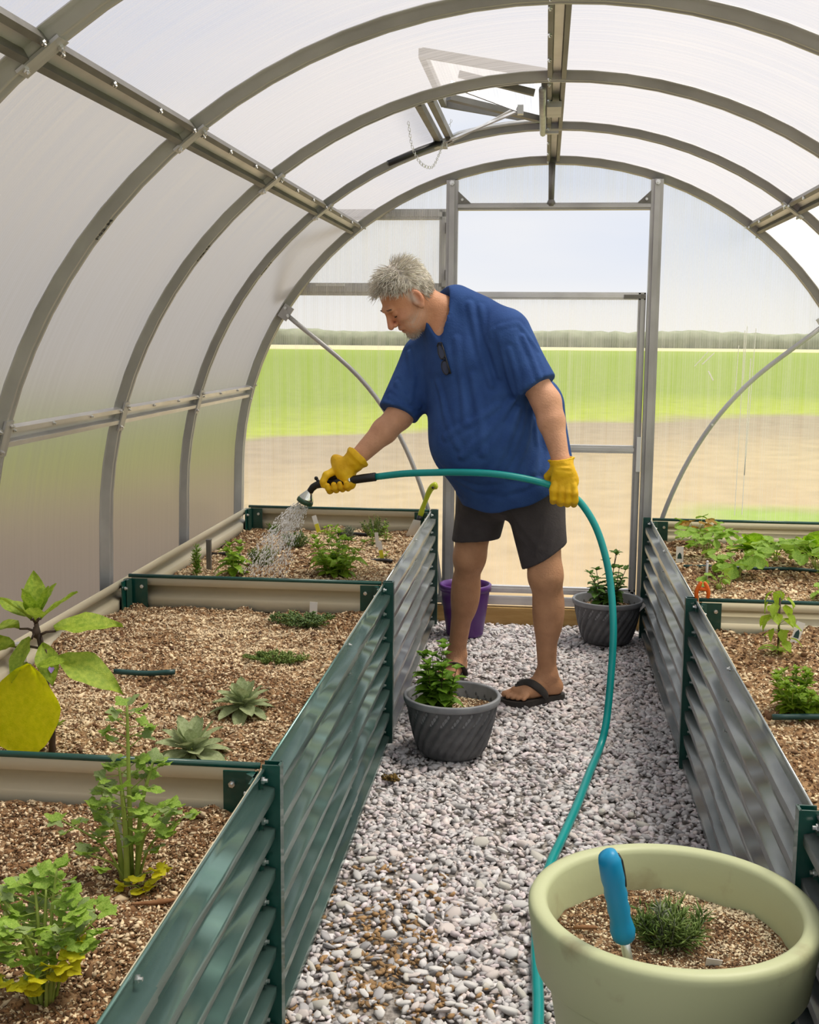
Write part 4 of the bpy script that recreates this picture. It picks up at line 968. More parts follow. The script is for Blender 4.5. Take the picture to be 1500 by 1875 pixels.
# ---- t-shirt
LVv = unit(.80, -.60, 0); FWv = unit(-.60, -.80, 0)
UPc = unit(-.33, 0, .94); LVc = unit(*np.cross(np.cross(UPc, LVv), UPc)); RC = np.stack([LVc, np.cross(UPc, LVc), UPc], 1).astype(np.float32)
RBl = np.stack([LVv, -FWv, V3(0, 0, 1)], 1).astype(np.float32)
folds = [((-0.18299999833106995, 4.323999881744385, 1.4019999504089355), (-0.15600000321865082, 4.320000171661377, 1.309999942779541), (-0.11400000005960464, 4.333000183105469, 1.1779999732971191), 0.008, -0.004),
         ((-0.11400000005960464, 4.331999778747559, 1.159000039100647), (-0.21299999952316284, 4.28000020980835, 1.0399999618530273), (-0.29100000858306885, 4.296999931335449, 0.9679999947547913), 0.011, 0.008),
         ((-0.09000000357627869, 4.3429999351501465, 1.1390000581741333), (-0.12200000137090683, 4.298999786376953, 1.0399999618530273), (-0.18299999833106995, 4.309000015258789, 0.9160000085830688), 0.011, 0.008),
         ((-0.041999999433755875, 4.394999980926514, 1.128999948501587), (-0.06400000303983688, 4.3420000076293945, 1.0080000162124634), (-0.11400000005960464, 4.324999809265137, 0.8960000276565552), 0.01, 0.007),
         ((-0.15800000727176666, 4.314000129699707, 1.1510000228881836), (-0.2630000114440918, 4.293000221252441, 1.0870000123977661), (-0.3540000021457672, 4.329999923706055, 1.0329999923706055), 0.01, 0.006),
         ((-0.27799999713897705, 4.421999931335449, 1.5119999647140503), (-0.23499999940395355, 4.348999977111816, 1.3480000495910645), (-0.1889999955892563, 4.328000068664551, 1.222000002861023), 0.009, 0.007),
         ((-0.23800000548362732, 4.4120001792907715, 1.503999948501587), (-0.19200000166893005, 4.335000038146973, 1.3480000495910645), (-0.16099999845027924, 4.3379998207092285, 1.2519999742507935), 0.008, 0.005),
         ((-0.3230000138282776, 4.383999824523926, 1.3860000371932983), (-0.29600000381469727, 4.3429999351501465, 1.2300000190734863), (-0.27900001406669617, 4.300000190734863, 1.0859999656677246), 0.01, 0.006),
         ((-0.25699999928474426, 4.334000110626221, 1.2510000467300415), (-0.2240000069141388, 4.290999889373779, 1.097000002861023), (-0.21400000154972076, 4.2820000648498535, 0.9810000061988831), 0.011, 0.006),
         ((-0.5139999985694885, 4.543000221252441, 1.3329999446868896), (-0.48899999260902405, 4.499000072479248, 1.2419999837875366), (-0.4959999918937683, 4.46999979019165, 1.1519999504089355), 0.008, 0.006),
         ((-0.5559999942779541, 4.501999855041504, 1.2209999561309814), (-0.5099999904632568, 4.468999862670898, 1.1660000085830688), (-0.4650000035762787, 4.495999813079834, 1.13100004196167), 0.007, 0.005),
         ((-0.5789999961853027, 4.480999946594238, 1.1710000038146973), (-0.527999997138977, 4.453000068664551, 1.1380000114440918), (-0.49000000953674316, 4.4720001220703125, 1.1169999837875366), 0.006, 0.004),
         ((-0.39100000262260437, 4.421000003814697, 0.9240000247955322), (-0.24400000274181366, 4.361999988555908, 0.8420000076293945), (-0.06499999761581421, 4.334000110626221, 0.8560000061988831), 0.01, 0.006),
         ((-0.3160000145435333, 4.48199987411499, 0.8050000071525574), (-0.13300000131130219, 4.336999893188477, 0.8339999914169312), (-0.0020000000949949026, 4.353000164031982, 0.8830000162124634), 0.008, 0.005),
         ((-0.07999999821186066, 4.322999954223633, 1.3969999551773071), (-0.04500000178813934, 4.302999973297119, 1.3209999799728394), (-0.01899999938905239, 4.2820000648498535, 1.2549999952316284), 0.008, 0.006),
         ((-0.1289999932050705, 4.306000232696533, 1.3489999771118164), (-0.10100000351667404, 4.289000034332275, 1.2640000581741333), (-0.08100000023841858, 4.302000045776367, 1.1920000314712524), 0.008, 0.006),
         ((-0.164000004529953, 4.324999809265137, 1.4259999990463257), (-0.09700000286102295, 4.3429999351501465, 1.440999984741211), (-0.027000000700354576, 4.340000152587891, 1.350000023841858), 0.007, 0.004),
         ((-0.3930000066757202, 4.4070000648498535, 1.2269999980926514), (-0.3569999933242798, 4.3520002365112305, 1.1109999418258667), (-0.3019999861717224, 4.298999786376953, 0.9980000257492065), 0.01, 0.005),
         ((0.008999999612569809, 4.438000202178955, 1.0509999990463257), (0.01899999938905239, 4.419000148773193, 0.972000002861023), (0.008999999612569809, 4.367000102996826, 0.8970000147819519), 0.01, 0.006),
         ((-0.03099999949336052, 4.396999835968018, 1.093000054359436), (-0.01899999938905239, 4.385000228881836, 0.9950000047683716), (-0.035999998450279236, 4.343999862670898, 0.9089999794960022), 0.01, 0.006)]
def shirt(P):
    d = ell(P, (-.212, 4.495, 1.030), (.215, .220, .225), RBl)
    d = smin(d, ell(P, (-.115, 4.53, .84), (.222, .185, .18), RBl), .08)
    d = smin(d, ell(P, (-.272, 4.505, 1.235), (.205, .150, .235), RC), .09)
    d = smin(d, cone(P, (-.335, 4.505, 1.505), (-.16, 4.44, 1.41), .066, .088), .05)
    d = smin(d, cone(P, (-.335, 4.505, 1.505), (-.44, 4.60, 1.32), .060, .080), .05)
    d = smin(d, cone(P, (-.25, 4.53, 1.46), (-.06, 4.54, 1.15), .065, .11), .06)
    d = smin(d, cone(P, (-.04, 4.56, 1.12), (.0, 4.58, .84), .11, .135), .06)
    sl = cone(P, SHL, (-.012, 4.340, 1.180), .090, .086)
    slc = (P - V3(-.030, 4.342, 1.212)) @ unit(*(np.array(ELL) - np.array(SHL))); sl = smax(sl, slc, .004)
    d = smin(d, sl, .025)
    sr = cone(P, SHR, (-.562, 4.505, 1.075), .092, .078)
    src_ = (P - V3(-.548, 4.518, 1.102)) @ unit(-.35, -.38, -.85); sr = smax(sr, src_, .004)
    d = smin(d, sr, .04)
    near = np.where(np.abs(d) < .06)[0]; Pn = P[near]; dn_ = np.zeros(len(near), np.float32)
    for (a, m_, b_, sg, am) in folds:
        e = np.minimum(cone(Pn, a, m_, 0, 0), cone(Pn, m_, b_, 0, 0)); dn_ += -am * np.exp(-(e / sg) ** 2) + am * .6 * np.exp(-((e - 2.1 * sg) / sg) ** 2)
    d[near] += dn_
    d = d + .0035 * vnoise(P, 16, 21, 2).astype(np.float32)
    x = P[:, 0]; hem = .752 + .40 * (x + .2) ** 2 + .27 * np.clip(x + .15, 0, 1) + .004 * np.sin(x * 40)
    d = smax(d, hem - P[:, 2], .006)
    nkp = cone(P, (-.400, 4.480, 1.505), (-.345, 4.49, 1.39), .074, .098); nkp = smax(nkp, (P - V3(-.415, 4.40, 1.445)) @ unit(-.42, -.56, .72), .006); d = smin(d, nkp, .02)
    # neck opening
    d = smax(d, -cone(P, (-.392, 4.480, 1.490), (-.450, 4.455, 1.60), .062, .070), .004)
    d = smax(d, -cone(P, (-.398, 4.43, 1.475), (-.385, 4.395, 1.372), .050, .004), .004)
    return d
Vs, Fs = nets(shirt, (-.66, 4.22, .70), (.16, 4.80, 1.62), .0062)
sh = obj('t_shirt', fastmesh('t_shirt', Vs, Fs, True, mats=[MT['shirt']]), person); sh['label'] = 'royal blue short-sleeved t-shirt'
# ---- shorts
def shorts(P):
    d = ell(P, (-.12, 4.55, .86), (.195, .155, .16), RBl)
    l_ = cone(P, (-.035, 4.50, .84), (.022, 4.462, .52), .118, .084); cl_ = (P - V3(.022, 4.462, .585)) @ unit(.55, .0, -.85); l_ = smax(l_, cl_, .004)
    r_ = cone(P, (-.215, 4.615, .84), (-.268, 4.642, .54), .110, .086); crr = (P - V3(-.268, 4.642, .607)) @ unit(.10, 0, -.99); r_ = smax(r_, crr, .004)
    d = smin(smin(d, l_, .03), r_, .03)
    for (a, b_, sg, am) in (((-.12, 4.42, .76), (-.0, 4.38, .62), .010, .006), ((-.15, 4.45, .74), (-.06, 4.40, .64), .010, .005), ((.03, 4.37, .74), (-.02, 4.38, .60), .009, .006), ((.07, 4.39, .72), (.03, 4.37, .60), .009, .006),
                            ((-.30, 4.55, .74), (-.2, 4.52, .70), .008, .005), ((-.32, 4.56, .71), (-.2, 4.52, .67), .008, .005), ((-.33, 4.57, .68), (-.22, 4.53, .64), .008, .005)):
        e = cone(P, a, b_, 0, 0); d = d - am * np.exp(-(e / sg) ** 2)
    return d + .003 * vnoise(P, 22, 31, 2).astype(np.float32)
Vs, Fs = nets(shorts, (-.42, 4.30, .48), (.15, 4.80, 1.0), .006)
o = obj('shorts', fastmesh('shorts', Vs, Fs, True, mats=[MT['shorts']]), person); o['label'] = 'charcoal shorts'
# ---- gloves
HX = unit(-.98, .10, -.17); HUP = unit(*(V3(0, .15, 1) - HX * float(V3(0, .15, 1) @ HX))); HCM = np.cross(HUP, HX); HCM = HCM * (-1 if HCM[1] > 0 else 1); HO = V3(-.758, 4.405, .851)
def hp(along, phi, rho): a = radians(phi); return tuple(HO + HX * along + (HUP * cos(a) + HCM * sin(a)) * rho)
def gloveR(P):
    RP = np.stack([HX, np.cross(unit(.05, .015, .07), HX), unit(.05, .015, .07)], 1).astype(np.float32)
    d = ell(P, (-.742, 4.425, .888), (.046, .026, .042), RP)
    d = smin(d, cone(P, (-.735, 4.425, .897), (-.705, 4.427, .925), .036, .040), .02)
    for i, (al, s) in enumerate(((.036, 1.0), (.012, 1.05), (-.012, 1.0), (-.034, .9))):
        d = smin(d, chain(P, [hp(al * .9, -35, .036), hp(al, -75, .032), hp(al, -125, .029), hp(al, -180, .028), hp(al, -222, .0275), hp(al, -250, .026)], [.0135 * s, .013 * s, .0125 * s, .0122 * s, .0115 * s, .0095 * s], .003), .0035)
    d = smin(d, chain(P, [hp(.01, -10, .045), hp(.036, 35, .036), hp(.050, 75, .028), hp(.052, 105, .026)], [.016, .0145, .013, .0105], .004), .006)
    fl_ = cone(P, (-.700, 4.427, .930), (-.690, 4.428, .941), .041, .050); d = smin(d, fl_, .008)
    ax_ = unit(-.166, -.09, -.173); d = smax(d, -((P - V3(-.683, 4.43, .9475)) @ ax_), .002)
    d = smax(d, -cone(P, (-.705, 4.425, .925), (-.66, 4.44, .975), .032, .044), .002)
    return d + .0012 * vnoise(P, 130, 41, 2).astype(np.float32)
Vg, Fg = nets(gloveR, (-.84, 4.33, .79), (-.62, 4.50, 1.0), .0025)
o = obj('glove', fastmesh('glove', Vg, Fg, True, mats=[MT['glove']]), person); o['label'] = 'yellow leather work glove'
def gloveL(P):
    d = ell(P, (.079, 4.252, .893), (.050, .025, .050))
    d = smin(d, cone(P, (.072, 4.262, .935), (.068, 4.268, .955), .040, .040), .02)
    for (x0, zo, s, ex) in ((.040, 0, 1.0, .0), (.065, -.004, 1.05, .004), (.090, -.010, 1.02, .0), (.114, -.020, .95, -.012)):
        d = smin(d, chain(P, [(x0 * .85 + .012, 4.243, .880), (x0, 4.238, .858 + zo * .5), (x0 + .001, 4.244, .832 + zo - ex), (x0 + .001, 4.266, .818 + zo - ex), (x0 + .0, 4.292, .824 + zo), (x0, 4.302, .842 + zo)], [.0145 * s, .0145 * s, .0135 * s, .013 * s, .012 * s, .010 * s], .003), .0035)
    d = smin(d, chain(P, [(.040, 4.275, .925), (.022, 4.295, .900), (.030, 4.312, .872), (.052, 4.318, .862)], [.018, .016, .0135, .011], .004), .012)
    d = smin(d, cone(P, (.0655, 4.272, .957), (.0645, 4.274, .966), .042, .049), .006)
    d = smax(d, P[:, 2] - .969 - .15 * (P[:, 0] - .065), .002)
    d = smax(d, -cone(P, (.0655, 4.272, .945), (.063, 4.276, .99), .032, .043), .002)
    for (a, b_, am) in (((.03, 4.226, .945), (.11, 4.226, .950), .003), ((.04, 4.224, .935), (.10, 4.224, .930), .003)):
        e = cone(P, a, b_, 0, 0); d = d + am * np.exp(-(e / .005) ** 2)
    return d + .0012 * vnoise(P, 130, 43, 2).astype(np.float32)
Vg, Fg = nets(gloveL, (-.01, 4.19, .77), (.15, 4.36, 1.0), .0025)
o = obj('glove', fastmesh('glove', Vg, Fg, True, mats=[MT['glove']]), person); o['label'] = 'yellow leather work glove'
# ---- flip-flops
for an, dr in ((ANL, FDL), (ANR, FDR)):
    d2 = Vector((dr[0], dr[1], 0)).normalized(); s2 = Vector((-d2.y, d2.x, 0)); O = Vector((an[0], an[1], 0))
    outl = [(-.075, .0), (-.07, -.026), (-.04, -.036), (.02, -.036), (.09, -.050), (.14, -.054), (.178, -.045), (.192, -.022), (.185, .010), (.160, .042), (.12, .054), (.06, .044), (0, .036), (-.05, .034), (-.072, .022)]
    outl = [(p.x, p.y) for p in bez([Vector((a, c, 0)) for a, c in outl + outl[:1]], 3)[:-1]]
    bb = MB(); bb.poly([O + d2 * a + s2 * c + Vector((0, 0, .004)) for a, c in outl], .022, (0, 0, 1)); so_ = bb.build('sandal', MT['sandal'], person); so_['label'] = 'dark flip-flop'
    g = lambda f_, s_, z_: O + d2 * f_ + s2 * s_ + Vector((0, 0, z_))
    bb = MB()
    for s in (-1, 1):
        path = bez([g(.118, -.020, .062), g(.095, -.020 + .018 * s, .080), g(.065, .034 * s, .070), g(.040, .046 * s, .045), g(.030, .048 * s, .024)], 4)
        for _ in range(3):
            q = np.array([tuple(p) for p in path], np.float32); ff = lambda P_: leg(P_, *((HIPL, KNL) if an is ANL else (HIPR, KNR)), an, dr)
            d0 = ff(q); g3 = np.stack([(ff(q + e) - d0) / .003 for e in np.eye(3, dtype=np.float32) * .003], 1); g3 /= np.linalg.norm(g3, axis=1)[:, None] + 1e-6
            q = q - g3 * np.where(d0 < .004, d0 - .004, 0)[:, None]; path = [Vector(x.tolist()) for x in q]
        bb.tube(path, [.011 + .005 * sin(pi * k / (len(path) - 1)) for k in range(len(path))], 8, flat=.32)
    bb.tube([path[0], g(.134, -.022, .030)], [.009, .006], 6)
    bb.build('strap', MT['sandal'], so_)
# ---- reading glasses hung on the neckline
gl_ = thing('eyeglasses', 'black-framed reading glasses hanging from the neck of the blue shirt', 'eyeglasses', (-.37, 4.33, 1.31))
def gp(u_, v_): # frame plane lies on the chest
    o_ = Vector((-.418, 4.340, 1.360)); dn = Vector((.060, -.022, -.150)).normalized(); sd2 = Vector((.80, -.55, .30)); sd2 = (sd2 - dn * sd2.dot(dn)).normalized()
    return o_ + dn * v_ + sd2 * u_
def proj_chest(p, lift):
    q = np.array([tuple(p)], np.float32)
    for _ in range(5):
        d0 = shirt(q); g3 = np.stack([(shirt(q + e) - d0) / .004 for e in np.eye(3, dtype=np.float32) * .004], 1); g3 /= np.linalg.norm(g3) + 1e-6; q = q - g3 * (d0 - lift)[:, None]
    return Vector(q[0].tolist())
for cv in (.018, .082):
    ring = [proj_chest(gp(.019 * sin(a) + .002, cv + .027 * cos(a)), .006) for a in np.linspace(0, 2 * pi, 17)]
    bb = MB(); bb.tube(ring, .0019, 6, cap=False); rim = bb.build('rim', MT['black'], gl_)
    cen = sum(ring[:-1], Vector()) / 16; bb = MB(); bb.add(ring[:-1] + [cen], [(i, (i + 1) % 16, 16) for i in range(16)], 0, True); bb.build('lens', MT['lens'], rim)
bb = MB(); bb.tube([proj_chest(gp(.010, .043), .007), proj_chest(gp(.013, .050), .010), proj_chest(gp(.010, .057), .007)], .002, 6); bb.build('bridge', MT['black'], gl_)
for u_ in (.018,):
    bb = MB(); bb.tube([proj_chest(gp(u_ + .002, v_), .006) for v_ in (-.012, .02, .05, .08, .112)], [.0025, .0028, .003, .0034, .0034], 6); bb.build('temple', MT['black'], gl_)
bb = MB(); bb.tube([proj_chest(gp(-.014, -.006), .005), proj_chest(gp(.0, -.014), .006), proj_chest(gp(.018, -.012), .006)], .0022, 6); bb.build('temple', MT['black'], gl_)

# ================================================================ hose, nozzle and water
hose = thing('garden_hose', 'teal garden hose with black spray nozzle, held by the man and trailing to the planter', 'garden hose', (.2, 4.0, 0))
hpath = bez([(-.612, 4.388, .876), (-.50, 4.345, .895), (-.382, 4.295, .907), (-.28, 4.255, .914), (-.181, 4.235, .914), (-.08, 4.235, .902), (.012, 4.252, .880), (.08, 4.272, .850), (.135, 4.268, .815), (.19, 4.245, .735), (.228, 4.215, .630), (.249, 4.18, .52), (.258, 4.12, .38),
             (.250, 4.06, .22), (.236, 4.0, .09), (.212, 3.93, .022), (.170, 3.70, .020), (.128, 3.45, .020), (.080, 3.2, .020), (.042, 3.0, .020), (.018, 2.75, .020), (.012, 2.6, .02), (.015, 2.46, .020), (.018, 2.30, .020), (.012, 2.0, .02), (-.02, 1.7, .02), (-.03, 1.2, .02)], 6)
bb = MB(); bb.tube(hpath, .0128, 12); bb.build('tube', MT['hose'], hose)
bb = MB(); ax = [HO + HX * t_ for t_ in (-.150, -.146, -.095, -.05, 0.0, .05)]
ax = [Vector(a.tolist()) for a in ax]; ax[0] = Vector((-.612, 4.388, .876)); ax[1] = Vector((-.616, 4.389, .8755)); ax[2] = Vector((-.663, 4.395, .868))
bb.tube(ax, [.0135, .0165, .0165, .0155, .0145, .0145], 14); nz = bb.build('nozzle', MT['black'], hose); nz['label'] = 'black nozzle grip'
nk = [Vector((HO + HX * .05).tolist()), Vector((-.838, 4.414, .838)), Vector((-.858, 4.418, .826)), Vector((-.872, 4.422, .806))]
bb = MB(); bb.tube(bez(nk, 4), [.0145] * 5 + [.0135] * 4 + [.0125] * 4, 12); bb.tube([Vector((-.832, 4.414, .845)), Vector((-.842, 4.415, .860))], .006, 8); bb.ball((-.844, 4.415, .862), .008); bb.build('neck', MT['black'], nz)
bb = MB(); bb.tube([Vector((HO + HX * -.055 + HUP * .012).tolist()), Vector((HO + HX * -.02 + HUP * .020).tolist()), Vector((HO + HX * .04 + HUP * .017).tolist())], [.006, .009, .006], 8); bb.build('trigger', MT['black'], nz)
bb = MB(); bb.tube([Vector((HO + HX * -.05).tolist()), Vector((HO + HX * -.042).tolist())], .0175, 14); bb.build('collar', MT['chrome'], nz)
nd = Vector((-.20, .02, -.42)).normalized(); n0 = Vector((-.870, 4.422, .812))
bb = MB(); bb.tube([n0 + nd * t_ for t_ in (0, .006, .018, .030, .036)], [.012, .015, .022, .028, .029], 20); bb.build('spray_head', MT['chrome'], nz)
bb = MB(); bb.tube([n0 + nd * t_ for t_ in (.034, .040, .050, .052)], [.0295, .032, .032, .028], 20); bb.build('spray_ring', MT['nozzle_green'], nz)
# spray: drops falling in a widening curtain
ND = 2300; r = np.random.default_rng(9); tt = r.uniform(0, 1, ND) ** .8; a0 = r.uniform(0, 2 * pi, ND); rr = np.sqrt(r.uniform(0, 1, ND))
st = np.array(n0 + nd * .052); e1 = np.array(nd.orthogonal().normalized()); e2 = np.cross(np.array(nd), e1)
start = st + (e1[None] * np.cos(a0)[:, None] + e2[None] * np.sin(a0)[:, None]) * (rr * .025)[:, None]
vel = np.array([-.20, .10, -.22])[None] + (e1[None] * np.cos(a0)[:, None] + e2[None] * np.sin(a0)[:, None]) * (rr * .085)[:, None] + np.stack([-.05 * r.uniform(0, 1, ND), .06 * r.normal(size=ND), 0 * tt], 1)
pp = start + vel * (tt * .85)[:, None] + np.array([0, 0, -.165])[None] * (tt ** 2)[:, None]
vv = vel + np.array([0, 0, -.40])[None] * tt[:, None]; vv /= np.linalg.norm(vv, axis=1)[:, None]
keep = pp[:, 2] > .47; pp = pp[keep]; vv = vv[keep]; n = len(pp)
s1 = np.cross(vv, np.array([0, 1., 0])); s1 /= np.linalg.norm(s1, axis=1)[:, None]; R = np.stack([s1, np.cross(vv, s1), vv], 2)
ds = r.uniform(.0009, .0019, n); V, F, C = scatter([OCT_V], OCT_F, pp, np.stack([ds, ds, ds * r.uniform(1.5, 7, n)], 1), R, np.ones((n, 3)))
o = obj('water_spray', fastmesh('water_spray', V, F, True, mats=[MT['water']])); tag(o, 'white spray of water falling from the nozzle onto the far left bed', 'water', kind='stuff')
# ================================================================ plants, pots and small garden things
def leafmesh(name, mt, L=1.0, W=.5, peak=.4, bend=.25, fold=.15, wav=0.0, serr=0.0, n=8, tip=1.0, seed=0, cols=2, blunt=.9):
    """leaf blade along +Y from the origin, face +Z; unit length scaled by L"""
    r_ = random.Random(seed); V = []; F = []; m_ = 2 * cols + 1
    for i in range(n + 1):
        t = i / n
        wv = (t / peak) ** .7 * .5 * W if t < peak else .5 * W * max(0.0, 1 - ((t - peak) / (1 - peak)) ** (1.6 * tip)) ** blunt
        wv = max(wv, .006)
        if serr: wv *= 1 + serr * (1 if i % 2 else -1) * (0 < i < n)
        y = L * (t - .15 * bend * t * t); z = -bend * L * t * t
        for c in range(-cols, cols + 1):
            s = c / cols; zz = z + fold * W * L * abs(s) * (1 - .4 * t) + wav * L * sin(t * 14 + 2.0 * c + seed) * abs(s) + r_.uniform(-.01, .01) * L
            V.append((s * wv * L, y, zz))
    for i in range(n):
        for c in range(2 * cols): F.append((i * m_ + c, i * m_ + c + 1, (i + 1) * m_ + c + 1, (i + 1) * m_ + c))
    return fastmesh(name, V, F, True, mats=[mt])
def put(me, p, az, el, s, parent, roll=0.0, name='leaf'):
    """leaf at p pointing along azimuth az (0 = +X) and elevation el"""
    o = bpy.data.objects.new(name, me); link(o, parent)
    o.matrix_basis = Matrix.Translation(Vector(p)) @ Matrix.Rotation(az - pi / 2, 4, 'Z') @ Matrix.Rotation(el, 4, 'X') @ Matrix.Rotation(roll, 4, 'Y') @ Matrix.Diagonal((s, s, s, 1))
    return o
def stemtube(path, r0, r1, mt, parent, name='stem', n=6):
    k = len(path); bb = MB(); bb.tube(path, [r0 + (r1 - r0) * i / max(1, k - 1) for i in range(k)], n); return bb.build(name, mt, parent)
U = random.uniform
# --- stem-and-leaf-pair herbs: mint, basil, oregano
def herb(name, label, cat, x, y, z, h, nst, spread, leaves, lsz, nodes, stem_mt, lean=.0, r0=.0022, topleaf=True, group=None):
    t = thing(name, label, cat, (x, y, z), group)
    for k in range(nst):
        a = 2 * pi * k / nst + U(-.4, .4); sp = spread * (sqrt((k + .5) / nst)) if nst > 1 else 0
        b0 = Vector((x + .25 * sp * cos(a), y + .25 * sp * sin(a), z - .004)); hh = h * U(.72, 1.05) * (1 - .25 * (sp / max(spread, 1e-6)) ** 2 if nst > 1 else 1)
        top = Vector((x + sp * cos(a) + lean * U(0, 1), y + sp * sin(a), z + hh)); mid = (b0 + top) / 2 + Vector((U(-.008, .008), U(-.008, .008), 0))
        path = bez([b0, mid, top], 4); stemtube(path, r0, r0 * .5, stem_mt, t, n=5)
        ph = U(0, pi)
        for j in range(nodes):
            f = (j + 1.0) / nodes; p = path[min(len(path) - 1, int(f * (len(path) - 1)))]
            s = lsz * (1.0 - .55 * f ** 2.2) * U(.8, 1.15)
            for q in (0, 1): put(random.choice(leaves), p, ph + q * pi + U(-.25, .25), U(.0, .5) + .5 * f * f, s, t, U(-.3, .3))
            ph += pi / 2
        if topleaf:
            for q in range(3): put(random.choice(leaves), path[-1], ph + q * 2.1, U(.7, 1.2), lsz * .45, t)
    return t
def tiny_herb(name, label, cat, x, y, z, rx, ry, h, ns, nl, lsz, lw, mt, seed, upright=.5, stem_mt=None, group=None):
    """fine-leaved herb: thin stems and one joined mass of needle leaves"""
    r_ = np.random.default_rng(seed); t = thing(name, label, cat, (x, y, z), group); bb = MB(); P = []; D = []
    for k in range(ns):
        a = r_.uniform(0, 2 * pi); rr_ = sqrt(r_.uniform(0, 1)); hh = h * r_.uniform(.55, 1.0) * (1 - .35 * rr_)
        b0 = np.array([x + .35 * rx * rr_ * cos(a), y + .35 * ry * rr_ * sin(a), z - .004]); e0 = np.array([x + rx * rr_ * cos(a), y + ry * rr_ * sin(a), z + hh]); md = b0 * .5 + e0 * .5 + np.array([0, 0, hh * (.2 * (1 - upright))])
        path = bez([b0, md, e0], 4); bb.tube(path, [.0011] * (len(path) - 1) + [.0006], 4)
        d = (e0 - b0) / np.linalg.norm(e0 - b0)
        for j in range(nl):
            f = r_.uniform(.12, 1.0); q = np.array(path[int(f * (len(path) - 1))]); dd = r_.normal(size=3); dd /= np.linalg.norm(dd); dd = dd * .9 + d * (.35 + upright * .5) + np.array([0, 0, .15]); dd /= np.linalg.norm(dd)
            P.append(q + dd * lsz * .5); D.append(dd)
    st_ = bb.build('stems', stem_mt or MT['stem_green'], t); st_['kind'] = 'stuff'
    P = np.array(P); D = np.array(D); n = len(P); s1 = np.cross(D, r_.normal(size=(n, 3))); s1 /= np.linalg.norm(s1, axis=1)[:, None]; R = np.stack([s1, np.cross(D, s1), D], 2)
    sc_ = np.stack([np.full(n, lw * .5), np.full(n, lw * .14), lsz * .5 * r_.uniform(.7, 1.2, n)], 1)
    V, F, C = scatter([OCT_V], OCT_F, P, sc_, R, np.ones((n, 3))); V[:, 2] = np.maximum(V[:, 2], z - .01)
    f_ = obj('foliage', fastmesh('foliage', V, F, True, mats=[mt]), t); f_['kind'] = 'stuff'; return t

# --- aubergine
EGL = [leafmesh('leaf', MT['l_egg'], 1, .55, .38, b_, .16, .02, n=9, seed=k, cols=3) for k, b_ in enumerate((.25, .5, .1))]
EGY = leafmesh('leaf', MT['l_egg_y'], 1, 1.02, .40, .10, .05, .015, n=14, seed=5, cols=4, tip=1.3, blunt=.5)
ex, ey = -1.089, 2.507; ez = sz(ex, ey)
eg = thing('aubergine_plant', 'tall aubergine plant with a big yellowing leaf at the left edge', 'vegetable plant', (ex, ey, ez))
ep = bez([(ex, ey, ez - .01), (ex + .002, ey, ez + .08), (ex - .008, ey, ez + .165), (ex - .016, ey, ez + .24), (ex - .026, ey, ez + .30)], 4)
stemtube(ep, .0085, .0055, MT['stem_purple'], eg, n=8)
def egleaf(p, az, el, s, roll=0, me=None, pet=.045):
    d = Vector((cos(az) * cos(el), sin(az) * cos(el), sin(el))); q = Vector(p) + d * pet
    stemtube([p, Vector(p) + d * pet * .5 + Vector((0, 0, .004)), q], .0035, .0025, MT['stem_purple'], eg, 'petiole'); return put(me or random.choice(EGL), q, az, el, s, eg, roll)
T = ep[-1]; Mx = ep[int(len(ep) * .66)]; Lo = ep[int(len(ep) * .52)]
yl = put(EGY, (ex - .006, ey - .075, ez + .228), -pi / 2 - .25, radians(-70), .200, eg, .05); yl['label'] = 'large yellow-green leaf'
stemtube([Lo, Lo + Vector((-.01, -.03, .035)), Vector((ex - .012, ey - .075, ez + .228))], .004, .003, MT['stem_purple'], eg, 'petiole')
put(EGL[0], (ex - .02, ey - .05, ez + .215), pi - .3, radians(-20), .085, eg, -.5)
put(EGL[0], (ex - .0, ey - .05, ez + .215), -.2, radians(25), .07, eg, .5)
egleaf(Mx, -.25, radians(-4), .155, .55, EGL[1]); egleaf(Mx + Vector((0, 0, .02)), pi + .1, radians(2), .16, -.5, EGL[1], .06)
egleaf(T + Vector((0, 0, -.03)), .12, radians(16), .15, .35, EGL[0]); egleaf(T + Vector((0, 0, -.02)), pi - .25, radians(4), .14, -.2, EGL[1]); egleaf(T + Vector((0, 0, -.02)), -1.9, radians(-38), .11, .2, EGL[0], .02); egleaf(T + Vector((.01, 0, -.03)), -.9, radians(-45), .10, .2, EGL[0], .02)
for az, el, s in ((2.0, 78, .105), (-.4, 68, .085), (3.0, 30, .10), (-1.2, 35, .09), (.4, 40, .10), (-2.0, 70, .08), (.9, 62, .085), (-1.6, 60, .07), (-2.5, 45, .085)): egleaf(T, az, radians(el), s, U(-.3, .3), EGL[2], .015)
for k in range(5): put(EGL[2], ep[3], -1.2 + k * .9, radians(30), .035, eg)
fc = T + Vector((.045, -.03, -.085)); stemtube([T + Vector((.005, 0, -.05)), T + Vector((.03, -.02, -.055)), fc], .002, .002, MT['stem_purple'], eg, 'flower_stalk')
PET = leafmesh('petal', MT['petal'], 1, .6, .5, .2, .1, n=4)
for k in range(5): put(PET, fc, k * 1.26, radians(-35), .022, eg, name='petal')
bb = MB(); bb.ball(T + Vector((0, 0, -.02)), (.010, .010, .016)); bb.build('flower_bud', MT['stem_purple'], eg)
yb = obj('fallen_leaf', leafmesh('fallen_leaf', MT['l_yellow'], .03, .5)); yb.location = (-1.112, 2.485, sz(-1.112, 2.485) + .004); tag(yb, 'small yellow leaf lying on the soil by the aubergine stem', 'leaf')

